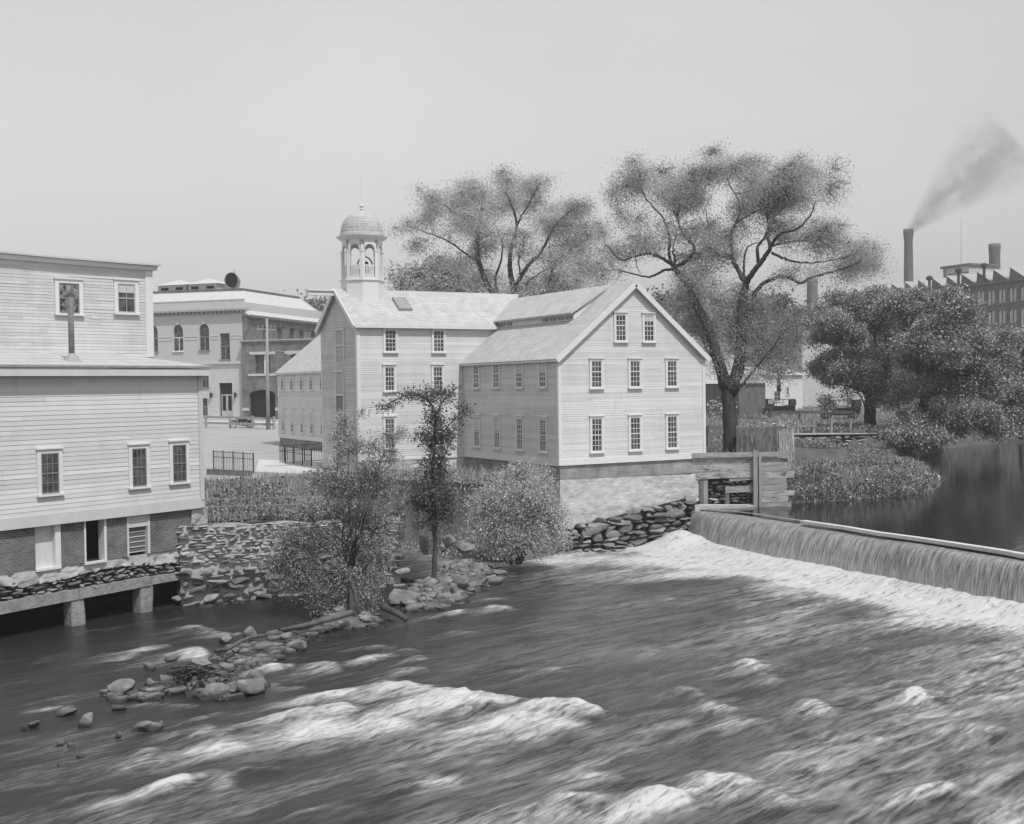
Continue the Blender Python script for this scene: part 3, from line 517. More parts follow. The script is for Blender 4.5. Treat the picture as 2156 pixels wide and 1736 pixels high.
tag(npmesh('waterfall', V, fq, None, [fall_mat()], smooth=True, attr={'foam': np.array(fo).ravel()}), kind='structure')
dm = thing('mill_dam', (34.6, 36, 0), 'low dam under the long sheet of falling water', 'dam'); b = MB()
for i in range(len(ye)-1):
    y0, y1 = ye[i], ye[i+1]
    if y0 > 44.2: continue
    b.hexa([(crx(y0)-.5, y0, -1), (crx(y1)-.5, y1, -1), (crx(y1)+.6, y1, -1), (crx(y0)+.6, y0, -1), (crx(y0)-.12, y0, 1.3), (crx(y1)-.12, y1, 1.3), (crx(y1)+.6, y1, 1.3), (crx(y0)+.6, y0, 1.3)])
b.build('dam_wall', M['darkwood'], dm)
b = MB(); q = [atz(x, y, 1.66) for x, y in ((1690, 1099), (1780, 1112), (1850, 1124), (1925, 1134), (2000, 1145), (2105, 1161), (2200, 1178))]
for i in range(len(q)-1): b.bar(q[i], q[i+1], .3, .13)
b.build('flash_board', mat('bleached_plank', .56, .8, .44, .64, 2.5), dm)
# white apron plank sloping down at the corner of the fall, and pale sill under the gate
b = MB(); b.hexa([(34.35, 44.15, -.2), (34.9, 44.35, -.2), (34.9, 44.75, -.2), (34.35, 44.55, -.2), (34.75, 43.9, 1.5), (35.4, 44.2, 1.5), (35.4, 44.7, 1.5), (34.75, 44.4, 1.5)])
b.build('apron_plank', M['limeplank'], dm)
b = MB(); b.hexa([(34.9, 44.3, .6), (37.95, 43.35, .6), (38.1, 43.75, .6), (35.1, 44.8, .6), (34.8, 44.25, POND+.22), (37.95, 43.4, POND+.1), (38.1, 43.8, POND+.1), (35.0, 44.8, POND+.22)]); b.build('stone_sill', M['lime'], dm)
# ------------------------------------------------------------------ the white mill
mill = thing('mill', (31.8, 55, 3.2), 'large white clapboard mill with an open belfry standing on the river bank', 'mill')
SX, NX, FY, BY = 27.65, 36.0, 44.95, 85.2; EZ, RZ, RXm = 8.85, 12.27, 31.85
front = frame((SX, FY, 0), (1, 0)); side = frame((SX, 0, 0), (0, -1))       # side: u = -Y, outward = -X
def rake(z, x0=SX, x1=NX, e=EZ, r=RZ): 
    if z <= e: return (0, x1-x0)
    t = (z-e)/(r-e); h = (x1-x0)/2; return (h*t, x1-x0-h*t)
core = MB(); core.prism([(SX+.01, FY+.01, 3.94), (NX-.01, FY+.01, 3.94), (NX-.01, FY+.01, EZ), (RXm, FY+.01, RZ-.05), (SX+.01, FY+.01, EZ)], (0, BY-FY-.02, 0))
CX0, CY0, CY1, CEZ, CRZ, CYR = 21.75, 54.45, 59.55, 10.78, 12.66, 57.0
core.prism([(CX0+.01, CY0+.01, 3.4), (CX0+.01, CY1-.01, 3.4), (CX0+.01, CY1-.01, CEZ), (CX0+.01, CYR, CRZ-.05), (CX0+.01, CY0+.01, CEZ)], (9.9, 0, 0))
core.build('wall_core', M['trim'], mill)
clap(front, rake, 4.22, RZ-.05, .108, 'clapboard_wall', M['paint'], mill, seed=1, rough=.003)
clap(side, lambda z: (-54.45, -FY), 4.22, EZ-.02, .115, 'clapboard_wall', M['paint'], mill, lap=.034, seed=2)
clap(side, lambda z: (-BY, -59.55), 4.22, EZ-.02, .115, 'clapboard_wall', M['paint'], mill, lap=.034, seed=3)
cfront = frame((CX0, CY0, 0), (1, 0)); tower = frame((CX0, 0, 0), (0, -1))
clap(cfront, lambda z: (0, SX-CX0), 4.0, 8.9, .108, 'clapboard_wall', M['paint'], mill, seed=4)
clap(cfront, lambda z: (0, SX-CX0+max(0, (z-8.9)*1.24)), 8.9, CEZ-.02, .108, 'clapboard_wall', M['paint'], mill, seed=5)
def trake(z):
    if z <= CEZ: return (-CY1, -CY0)
    t = (z-CEZ)/(CRZ-CEZ); return (-CY1+2.55*t, -CY0-2.55*t)
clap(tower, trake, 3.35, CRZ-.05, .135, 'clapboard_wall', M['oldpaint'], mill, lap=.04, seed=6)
b = MB()                                                                  # sill boards, corner boards, rake boards
b.fbox(front, -.05, NX-SX+.05, 3.95, 4.22, 0, .05); b.fbox(side, -54.45, -FY+.0, 3.93, 4.22, 0, .05); b.fbox(side, -BY, -59.55, 3.93, 4.22, 0, .05)
b.fbox(cfront, 0, SX-CX0, 3.9, 4.0, 0, .06)
b.fbox(front, -.03, .13, 4.22, EZ-.1, 0, .04); b.fbox(front, NX-SX-.13, NX-SX+.03, 4.22, EZ-.05, 0, .04); b.fbox(side, -FY-.13, -FY+.0, 4.22, EZ-.1, 0, .04)
b.fbox(side, -BY, -BY+.14, 4.22, EZ-.1, 0, .04); b.fbox(cfront, -.03, .16, 4.0, CEZ-.05, 0, .04); b.fbox(tower, -CY0-.16, -CY0, 3.35, CEZ-.1, 0, .04); b.fbox(tower, -CY1, -CY1+.14, 3.35, CEZ-.1, 0, .04)
b.fbox(cfront, 0, SX-CX0+2.3, CEZ-.13, CEZ-.02, 0, .12)
b.build('trim_board', M['trim'], mill)
# roofs
def slab(b, a, c, d, e, t=.09):
    P = [np.array(p, float) for p in (a, c, d, e)]; n = np.cross(P[1]-P[0], P[3]-P[0]); n /= np.linalg.norm(n); n = n if n[2] > 0 else -n
    return b.hexa([p-n*t*0 for p in P]+[p+n*t for p in P]) if True else b
sl_ = (RZ-EZ)/((NX-SX)/2); ov = .17; gy0 = FY-.2
b = MB(); slab(b, (SX-ov, gy0, EZ-ov*sl_), (RXm+.02, gy0, RZ), (RXm+.02, BY+.2, RZ), (SX-ov, BY+.2, EZ-ov*sl_)); slab(b, (NX+ov, gy0, EZ-ov*sl_), (RXm-.02, gy0, RZ+.003), (RXm-.02, BY+.2, RZ+.003), (NX+ov, BY+.2, EZ-ov*sl_))
mr_ = b.build('main_roof', M['shingle'], mill)
b = MB()
for x0, x1 in ((SX-ov-.02, RXm), (NX+ov+.02, RXm)): b.bar((x0, gy0-.015, EZ-ov*sl_-.0), (x1, gy0-.015, RZ+.0), .05, .24)
b.bar((SX-ov, gy0, EZ-ov*sl_-.0), (SX-ov, BY, EZ-ov*sl_-.0), .05, .1)
b.build('rake_board', M['trim'], mill)
csl = (CRZ-CEZ)/2.55; co = .22
b = MB(); slab(b, (CX0-.22, CY0-co, CEZ-co*csl), (30.4, CY0-co, CEZ-co*csl), (32.5, CYR+.02, CRZ), (CX0-.22, CYR+.02, CRZ)); slab(b, (CX0-.22, CY1+co, CEZ-co*csl), (30.4, CY1+co, CEZ-co*csl), (32.5, CYR-.02, CRZ+.003), (CX0-.22, CYR-.02, CRZ+.003))
b.build('wing_roof', M['shingle'], mill)
b = MB(); b.bar((CX0-.2, CY0-co-.02, CEZ-co*csl+.03), (29.7, CY0-co-.02, CEZ-co*csl+.03), .06, .12); b.bar((CX0-.24, CY1+co, CEZ-co*csl-.02), (CX0-.24, CYR, CRZ-.02), .06, .26); b.bar((CX0-.24, CY0-co, CEZ-co*csl-.02), (CX0-.24, CYR, CRZ-.02), .06, .2)
b.build('eave_board', M['trim'], mill)
# raised monitor on the main roof with its strip of small lights
zr = lambda x: EZ+(x-SX)*sl_
xm0 = 29.78; yA, yB = 46.95, 57.2; ztop = zr(xm0)+.42; b = MB()
b.hexa([(xm0-.22, yA-.12, ztop-.07), (RXm+.05, yA-.12, RZ+.1), (RXm+.05, yB, RZ+.1), (xm0-.22, yB, ztop-.07), (xm0-.22, yA-.12, ztop+.02), (RXm+.05, yA-.12, RZ+.17), (RXm+.05, yB, RZ+.17), (xm0-.22, yB, ztop+.02)])
b.build('monitor_roof', M['shingle'], mill)
b = MB(); b.hexa([(xm0, yA, zr(xm0)-.1), (RXm, yA, RZ-.1), (RXm, yB, RZ-.1), (xm0, yB, zr(xm0)-.1), (xm0, yA, ztop-.05), (RXm, yA, RZ+.08), (RXm, yB, RZ+.08), (xm0, yB, ztop-.05)]); b.build('monitor_wall', M['trim'], mill)
mf = frame((xm0, 0, 0), (0, -1))
for i in (0, 1, 2, 3, 8, 9):
    y = -yA-.15-i*.73; g = MB(); s = MB(); g.fbox(mf, y-.56, y, zr(xm0)+.13, zr(xm0)+.31, .0, .02); o = g.build('monitor_light', M['glass'], mill); s.fbox(mf, y-.58, y+.02, zr(xm0)+.1, zr(xm0)+.135, .01, .03); s.fbox(mf, y-.58, y+.02, zr(xm0)+.305, zr(xm0)+.33, .01, .03)
    for j in range(1, 4): s.fbox(mf, y-.56+.14*j-.01, y-.56+.14*j+.01, zr(xm0)+.12, zr(xm0)+.32, .015, .035)
    s.build('glazing_bar', M['trim'], o)
b = MB(); b.hexa([(24.45, CYR-1.65, 11.47), (25.2, CYR-1.65, 11.47), (25.2, CYR-.75, 12.13), (24.45, CYR-.75, 12.13), (24.45, CYR-1.72, 11.68), (25.2, CYR-1.72, 11.68), (25.2, CYR-.82, 12.33), (24.45, CYR-.82, 12.33)])
b.build('roof_hatch', M['steel'], mill)
b = MB(); b.box(20.1, 21.9, 56.87, 57.13, 12.36, 12.56); b.box(20.05, 21.9, 56.8, 57.2, 12.58, 12.66); b.build('hoist_beam', M['trim'], mill)
# windows
for x0 in (29.29, 31.45, 33.61): window(mill, front, x0-SX, x0-SX+.77, 4.43, 6.19, 3, 3, 3); window(mill, front, x0-SX+.02, x0-SX+.79, 7.38, 8.84, 3, 2, 3)
for x0 in (30.69, 32.3): window(mill, front, x0-SX, x0-SX+.77, 9.53, 10.98, 3, 2, 3, blind=.2 if x0 > 31 else 0)
for y0 in (52.54, 50.39, 48.1, 45.92): window(mill, side, -y0-.76, -y0, 4.45, 6.18, 3, 3, 3, blind=(.45 if y0 > 50 else 0)); window(mill, side, -y0-.74, -y0+.04, 7.44, 8.83, 3, 2, 3, blind=(.4 if y0 < 49 else 0))
for y0 in (83.68, 81.59, 79.45, 77.41, 75.3, 73.2, 71.1, 69.0): window(mill, side, -y0-.82, -y0, 4.36, 6.15, 3, 3, 3, blind=.6); window(mill, side, -y0-.82, -y0, 7.4, 8.83, 3, 2, 3, blind=.3)
for x0 in (23.15, 25.85): window(mill, cfront, x0-CX0, x0-CX0+.8, 9.32, 10.65, 3, 2, 3)
for x0 in (23.11, 25.81): window(mill, cfront, x0-CX0, x0-CX0+.72, 7.34, 8.78, 3, 2, 3)
for x0 in (23.07, 25.77): window(mill, cfront, x0-CX0, x0-CX0+.72, 4.46, 6.17, 3, 3, 3)
def plank_door(F, u0, u1, z0, z1, kind, m, parent, gap=0.):
    b = MB(); n = 5; w_ = (u1-u0-.16)/n
    for i in range(n): b.fbox(F, u0+.08+i*w_+.008, u0+.08+(i+1)*w_-.008, z0+.02, z1-.08, .02, .045)
    for z in (z0+.25, z1-.35): b.fbox(F, u0+.1, u1-.1, z, z+.1, .046, .06)
    o = b.build(kind, M[m], parent); b = MB(); b.fbox(F, u0, u0+.08, z0, z1, 0, .08); b.fbox(F, u1-.08, u1, z0, z1, 0, .08); b.fbox(F, u0-.03, u1+.03, z1-.08, z1+.0, 0, .1); b.build('door_frame', M['trim'], o); return o
M['greydoor'] = mat('grey_painted_door', .42, .7, .34, .48, 2, (1, 1, .3)); M['greydoor2'] = mat('dark_worn_door', .2, .7, .14, .28, 2, (1, 1, .3))
plank_door(tower, -57.3, -56.05, 9.85, 10.66, 'loading_door', 'greydoor', mill); plank_door(tower, -57.3, -56.05, 8.98, 9.84, 'loading_door', 'greydoor', mill)
plank_door(tower, -57.4, -56.2, 7.3, 8.52, 'loading_door', 'greydoor', mill); plank_door(tower, -57.4, -56.2, 6.4, 7.29, 'loading_door', 'greydoor2', mill); plank_door(tower, -57.5, -56.4, 3.4, 6.2, 'entrance_door', 'greydoor2', mill)
# brick and limewashed stone below
BK = M['millbrick'] = brick_mat('soft_red_brick', (1, 0), .2, .27, .3); BKS = brick_mat('soft_red_brick_side', (0, 1), .2, .27, .3)
b = MB(); b.box(SX+.06, NX-.06, FY+.06, FY+.5, 3.25, 3.95); b.build('brick_base', BK, mill)
b = MB(); b.box(SX+.06, SX+.5, FY+.5, 54.4, 3.2, 3.93); b.box(SX+.06, SX+.5, 59.6, BY, 2.9, 3.93); b.build('brick_base', BKS, mill)
def rubbleface(F, u0, u1, zt, zb, name, m, parent, seed, amp=.1, step=.12, d=0., lx=1.3, bat=0.):
    """uneven plastered rubble: a real relief"""
    us = np.arange(u0, u1+step/2, step); zs = np.linspace(0, 1, max(4, int((zt((u0+u1)/2)-zb((u0+u1)/2))/step))+1); UU, SS = np.meshgrid(us, zs); T0 = np.array([zt(u) for u in us]); B0 = np.array([zb(u) for u in us]); ZZ = B0+(T0-B0)*SS
    n = fbm(UU*.7, ZZ*1.6, seed, lx, 4)-.47; cr = np.abs(fbm(UU*.8, ZZ*2.2, seed+9, lx*1.1, 3)-.44); dd_ = d+amp*n*1.6-amp*1.1*np.exp(-(cr/.03)**2)+bat*(1-SS)
    P = np.array([F(0, 0, 0)])+UU.reshape(-1, 1)*F.U+dd_.reshape(-1, 1)*F.N; P[:, 2] = ZZ.ravel(); h, w2 = UU.shape; I = np.arange(h*w2).reshape(h, w2)
    return npmesh(name, P, np.stack([I[:-1, :-1], I[:-1, 1:], I[1:, 1:], I[1:, :-1]], -1).reshape(-1, 4), None, [m], None, parent, True)
ftop = lambda u: 3.3-.012*u; fbot = lambda u: 1.15+.13*u
b = MB(); b.box(SX+.1, NX-.1, FY+.2, FY+.6, -.5, 3.3); b.box(SX+.1, SX+.6, FY+.6, 54.4, -.5, 3.25); b.box(CX0+.1, SX+.2, CY0+.1, CY0+.6, .5, 3.95); b.box(CX0+.1, CX0+.6, CY0+.6, CY1, 2.5, 3.4); b.build('foundation_core', M['mortar'], mill)
rubbleface(front, .02, NX-SX-.25, ftop, lambda u: fbot(u)-.3, 'stone_foundation', M['lime'], mill, 5, .075)
rubbleface(side, -54.4, -FY-.02, lambda u: 3.22, lambda u: -.3, 'stone_foundation', M['lime'], mill, 6, .11)
rubbleface(cfront, .0, SX-CX0, lambda u: 3.92, lambda u: .4, 'stone_foundation', M['lime'], mill, 7, .1)
window(mill, side, -53.3, -52.62, 2.6, 3.15, 3, 0, 1, kind='cellar_window', trim='greydoor'); window(mill, cfront, 1.3, 2.0, 2.4, 3.5, 2, 1, 1, kind='cellar_window', trim='greydoor', d=.1)
# belfry
cxb, cyb = 23.15, 57.0; bel = tag(MB().lathe((cxb, cyb, 0), [(1.13, 11.6), (1.13, 13.12), (1.2, 13.13), (1.2, 13.22), (1.13, 13.23), (1.1, 13.24), (1.1, 13.3)], 8, rad(22.5)).build('belfry', M['trim'], mill))
b = MB(); ap = 1.08*math.cos(rad(22.5)); pan = MB()
for k in range(8):
    a = rad(45*k); N_ = np.array([math.cos(a), math.sin(a)]); U_ = np.array([-N_[1], N_[0]]); U_ = -U_ if (U_[1]*N_[0]-U_[0]*N_[1]) > 0 else U_; o = np.array([cxb, cyb])+N_*ap; F = frame((o[0], o[1], 0), (U_[0], U_[1])); hw = 1.08*math.sin(rad(22.5))
    if (F.N[:2]@N_) < 0: F = frame((o[0], o[1], 0), (-U_[0], -U_[1]))
    for s in (-1, 1): b.fbox(F, s*(hw-.06)-.075, s*(hw-.06)+.075, 13.28, 14.66, -.12, .03); b.fbox(F, s*(hw-.06)-.095, s*(hw-.06)+.095, 14.62, 14.7, -.14, .05)
    r_ = hw-.135; cz = 14.68; seg = 10
    for i in range(seg):                          # arched head of each opening
        t0, t1 = math.pi*i/seg, math.pi*(i+1)/seg; p0 = (r_*math.cos(t0), cz+r_*math.sin(t0)*1.15); p1 = (r_*math.cos(t1), cz+r_*math.sin(t1)*1.15)
        b.hexa([F(p1[0], p1[1], -.1), F(p0[0], p0[1], -.1), F(p0[0], p0[1], .02), F(p1[0], p1[1], .02), F(p1[0], 15.25, -.1), F(p0[0], 15.25, -.1), F(p0[0], 15.25, .02), F(p1[0], 15.25, .02)])
    pan.fbox(F, -hw+.16, hw-.16, 13.86, 13.94, -.06, .0); pan.fbox(F, -hw+.16, hw-.16, 13.32, 13.38, -.06, .0)
    for i in range(6): u = (-.5+(i+.5)/6)*(2*hw-.36); pan.fbox(F, u-.022, u+.022, 13.38, 13.86, -.05, -.01)
b.build('arcade', M['trim'], bel); pan.build('balustrade', M['trim'], bel)
MB().lathe((cxb, cyb, 0), [(.9, 15.2), (1.12, 15.24), (1.18, 15.3), (1.34, 15.42), (1.36, 15.48), (1.12, 15.5)], 8, rad(22.5)).build('cornice', M['trim'], bel)
pr = [(1.16, 15.49)]
for i in range(1, 13):
    t = i/12; r = 1.12*math.cos(t*1.36)**.8+.0; z = 15.5+1.16*math.sin(t*math.pi/2); pr += [(r+.02, z-.02), (r, z)]
MB().lathe((cxb, cyb, 0), pr, 24).build('dome', M['shingle'], bel)
MB().lathe((cxb, cyb, 0), [(.22, 16.6), (.12, 16.68), (.1, 16.8), (.05, 16.84), (.11, 16.9), (.11, 16.93), (.04, 16.97), (.13, 17.06), (.13, 17.1), (.03, 17.16), (.018, 17.3), (.015, 18.55), (.001, 18.6)], 10).build('finial', M['trim'], bel)
b = MB(); b.tube([(cxb+.1+.42*math.cos(a), cyb-.1+.0*a, 13.95+.48*math.sin(a)) for a in np.linspace(0, math.pi, 12)], .035, 6); b.lathe((cxb+.1, cyb-.1, 0), [(.05, 14.2), (.16, 14.15), (.22, 13.9), (.3, 13.7), (.32, 13.62)], 12); b.build('bell', M['iron'], bel)
b = MB(); b.box(20.6, 21.7, 56.3, 57.6, 3.05, 3.3); b.box(19.9, 20.6, 56.2, 57.7, 3.0, 3.16); tag(b.build('door_step', M['granite']), 'two flat stone steps before the gable door of the white mill', 'step')
# ------------------------------------------------------------------ clapboard workshop at the left
LO = (8.39, 40.92); LU = (.909, .416); L_ = frame((LO[0], LO[1], 0), LU)
shop = thing('workshop', (*L_(-3, 0, -4)[:2], 3.3), 'grey white clapboard workshop over a brick basement at the water', 'workshop')
LD = .15
b = MB(); b.fbox(L_, -9, 2.5, 3.4, 8.1, -5, LD-.02); b.build('wall_core', M['trim'], shop)
clap(L_, lambda z: (-9, 2.36), 3.72, 8.06, .148, 'clapboard_wall', M['paint'], shop, lap=.014, seed=11, rough=.004, d=LD-.02)
b = MB(); b.fbox(L_, -9, 2.54, 3.38, 3.71, LD-.03, LD+.035); b.fbox(L_, 2.36, 2.54, 3.71, 8.1, LD-.03, LD+.03); b.fbox(L_, -9, 2.62, 8.1, 8.34, -4.5, LD+.36); b.fbox(L_, 2.54, 2.545, 3.4, 8.1, -5, LD+.03); b.build('trim_board', M['oldpaint'], shop)
b = MB(); r0 = .5; b.hexa([L_(-9, 8.37, LD+.4), L_(2.68, 8.37, LD+.4), L_(1.0, 9.05, -4.2), L_(-9, 9.05, -4.2), L_(-9, 8.44, LD+.42), L_(2.7, 8.44, LD+.42), L_(1.0, 9.12, -4.2), L_(-9, 9.12, -4.2)])
b.hexa([L_(2.68, 8.37, LD+.4), L_(2.68, 8.37, -5.2), L_(1.0, 9.05, -4.2), L_(1., 9.04, -4.1), L_(2.7, 8.44, LD+.42), L_(2.7, 8.44, -5.2), L_(1.0, 9.12, -4.2), L_(1., 9.1, -4.1)]); b.build('roof', M['shingle'], shop)
for u0, u1, z0, z1 in ((-3.96, -3.08, 4.3, 5.84), (-.6, .23, 4.27, 5.82), (1.06, 1.9, 4.3, 5.86)): window(shop, L_, u0, u1, z0, z1, 3, 2, 2, cas=.13, d=LD-.02, proud=.06, sashm='greydoor2')
UA = rad(90-73.5); UU_ = (math.cos(UA), math.sin(UA)); o = L_(2.98, 0, -3.2); UF = frame((o[0], o[1], 0), UU_)
up_ = MB(); up_.fbox(UF, -9, 0, 8.5, 12.3, -6, -.02); up_.build('wall_core', M['oldpaint'], shop)
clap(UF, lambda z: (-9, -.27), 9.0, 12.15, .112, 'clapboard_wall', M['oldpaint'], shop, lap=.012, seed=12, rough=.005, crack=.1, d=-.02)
b = MB(); b.fbox(UF, -.27, .03, 8.9, 12.2, -.03, .03); b.fbox(UF, .03, .034, 8.6, 12.2, -6, .03); b.fbox(UF, -9, .02, 8.86, 8.96, -.02, .04)
for i in range(9): 
    za = 12.26+.16*((9-i)/9)**2; zb = 12.26+.16*((8-i)/9)**2; b.hexa([UF(-9+i*1.02, za-.13, -6), UF(-9+(i+1)*1.02, zb-.13, -6), UF(-9+(i+1)*1.02, zb-.13, .12), UF(-9+i*1.02, za-.13, .12), UF(-9+i*1.02, za+.02, -6), UF(-9+(i+1)*1.02, zb+.02, -6), UF(-9+(i+1)*1.02, zb+.02, .16), UF(-9+i*1.02, za+.02, .16)])
b.build('trim_board', M['trim'], shop)
b = MB()
for i in range(9): za = 12.3+.16*((9-i)/9)**2; zb = 12.3+.16*((8-i)/9)**2; b.hexa([UF(-9+i*1.03, za-.01, -6), UF(-9+(i+1)*1.03, zb-.01, -6), UF(-9+(i+1)*1.03, zb-.01, .3), UF(-9+i*1.03, za-.01, .3), UF(-9+i*1.03, za+.05, -6), UF(-9+(i+1)*1.03, zb+.05, -6), UF(-9+(i+1)*1.03, zb+.05, .3), UF(-9+i*1.03, za+.05, .3)])
b.build('flat_roof', M['slate'], shop)
M['patched'] = mat('patched_window', .16, .3, .03, .3, 5, (1, 1, 1), contrast=.1)
window(shop, UF, -3.75, -2.72, 10.32, 11.66, 3, 2, 2, cas=.14, d=-.02, glass='patched', sashm='greydoor2'); window(shop, UF, -1.52, -.55, 10.42, 11.75, 2, 1, 1, cas=.14, d=-.02, blind=.3, sashm='greydoor')
sp_o = L_(-2.06, 8.5, -.75); b = MB(); b.tube([sp_o, sp_o+np.array([0, 0, 2.2])], .095, 10); sv = b.build('stovepipe', M['rust'], shop, smooth=True); b = MB(); b.lathe((sp_o[0], sp_o[1], 8.42), [(.36, 0), (.36, .12), (.12, .42), (.1, .44)], 12); b.build('pipe_collar', M['steel'], sv)
LB = M['shopbrick'] = brick_mat('dark_basement_brick', LU, .1, .15, .22, (.2, .075), .01)
b = MB()
for u0, u1 in ((-9, -3.98), (-3.1, -2.25), (-1.42, -.62), (.3, 2.3)): b.fbox(L_, u0, u1, 2.0, 3.42, -.4, 0)
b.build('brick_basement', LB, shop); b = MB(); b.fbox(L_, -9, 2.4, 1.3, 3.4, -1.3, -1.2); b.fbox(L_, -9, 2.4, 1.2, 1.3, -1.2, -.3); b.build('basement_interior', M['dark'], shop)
b = MB(); b.fbox(L_, -3.98, -3.3, 2.02, 3.42, -.22, -.16); o = b.build('basement_door', mat('pale_basement_door', .6, .8, .5, .68, 1.2, (3, 3, .4)), shop); b = MB(); b.fbox(L_, -3.3, -3.1, 2.0, 3.42, -.3, .02); b.fbox(L_, -3.98, -3.1, 1.94, 2.02, -.3, .04); b.build('door_frame', M['trim'], o)
b = MB(); b.fbox(L_, -2.25, -2.19, 1.98, 3.42, -.3, .03); b.fbox(L_, -1.51, -1.42, 1.98, 3.42, -.3, .03); b.fbox(L_, -2.25, -1.42, 1.93, 2.0, -.3, .04); b.build('open_doorway', M['trim'], shop)
b = MB(); b.fbox(L_, -.62, -.55, 2.0, 3.42, -.3, .03); b.fbox(L_, .2, .3, 2.0, 3.42, -.3, .03); b.fbox(L_, -.55, .2, 2.96, 3.42, -.3, .0)
o = b.build('cellar_window', M['oldpaint'], shop); b = MB(); b.fbox(L_, -.55, .2, 2.1, 2.96, -.2, -.12); b.build('pane', mat('dusty_glass', .14, .3), o); b = MB()
for i in range(6): z = 2.1+.86*i/5; b.fbox(L_, -.55, .2, z-.014, z+.014, -.13, -.1)
b.build('sash', M['oldpaint'], o)
zt = lambda u: 2.0+.0*u; zl = lambda u: 1.2+.02*(u+4)
bb = MB(); bb.fbox(L_, -9, 2.35, 1.0, 2.0, -.6, -.14); bb.build('stone_base_core', M['joint'], shop)
rubbleface(L_, -9, 2.4, zt, lambda u: 1.62-.08*math.sin(u*1.3), 'stone_base', M['lime'], shop, 15, .1, .1, -.02)
stones(L_, -9, 2.4, lambda u: 1.72-.1*math.sin(u*1.3), zl, .1, .3, 21, .34, -.12, .015, .06).build('rubble_base', M['stone'], shop)
rubbleface(L_, 2.05, 2.75, lambda u: 3.38, lambda u: 1.2, 'corner_pier', M['lime'], shop, 18, .1, .08, .02)
b = MB()
for u0, u1, za, zb, zc, zd in ((-9, -2.55, .75, 1.12, .86, 1.2), (-2.53, .25, .86, 1.2, .9, 1.22), (.27, 2.5, .92, 1.2, .93, 1.18)): b.hexa([L_(u0, za, -.55), L_(u1, zc, -.55), L_(u1, zc, .1), L_(u0, za, .1), L_(u0, zb, -.55), L_(u1, zd, -.55), L_(u1, zd, .1), L_(u0, zb, .1)])
b.build('granite_lintel', M['granite'], shop)
for u in (-2.55, .1, -5.6): b = MB(); V, Q = RV6; V, Q = RVB; Vv = lump(V, np.random.default_rng(int(u*10+90)), .05, 2.5, 0); P = np.array([L_(u, .3, -.2)])+np.outer(Vv[:, 0]*.24, L_.U)+np.outer(Vv[:, 1]*.26, L_.N); P[:, 2] = .3+Vv[:, 2]*.78; b.add(P, Q); b.build('granite_pier', M['granite'], shop, True)
b = MB(); b.fbox(L_, -9, 2.5, -1, 1.3, -2.6, -2.5); b.fbox(L_, 2.5, 2.6, -1, 1.3, -2.6, -.4); b.fbox(L_, -9, 2.6, 1.2, 1.35, -2.6, -.5); b.build('culvert_shade_sheet', M['dark'], shop)  # near-black sheets carry the shade behind the piers in their colour
# ------------------------------------------------------------------ retaining walls
RW = frame((10.9, 41.45, 0), (3.6, -.15)); wl = thing('retaining_wall', (14, 41, 0), 'long pale mortared rubble wall between the workshop and the willow bush', 'stone wall')
b = MB(); b.fbox(RW, -1.2, 7.2, -1, 2.75, -.6, -.12); b.build('wall_core', M['joint'], wl)
rubbleface(RW, -1.1, 7.2, lambda u: 2.8-.03*u+.04*math.sin(u*3), lambda u: -.2, 'mortar_face', M['mortar'], wl, 31, .045, .1, -.06, 1.8, .0)
stones(RW, -1.1, 7.2, lambda u: 2.78-.03*u, lambda u: 1.35, .1, .3, 32, .2, -.03, .025, .04).build('stone_courses', M['palestone'], wl)
stones(RW, -1.0, 7.2, lambda u: 1.4, lambda u: -.1, .2, .5, 38, .45, .06, .02, .15).build('boulder_courses', M['stone'], wl)
RB = frame((27.7, 44.62, 0), (7.4, .0)); wl = thing('rubble_wall', (31, 44.6, 0), 'dark dry stone rubble wall under the white mill beside the fall', 'stone wall')
b = MB(); b.hexa([RB(-.3, -1, 0), RB(7.3, -1, 0), RB(7.3, -1, -.3), RB(-.3, -1, -.3), RB(-.3, 1.0, -.15), RB(7.3, 2.1, -.15), RB(7.3, 2.1, -.3), RB(-.3, 1.0, -.3)]); b.build('wall_core', M['joint'], wl)
stones(RB, -.3, 7.3, lambda u: 1.3+.12*u, lambda u: -.3, .2, .46, 41, .5, .05, .03, .2).build('stone_courses', M['stone'], wl, False)
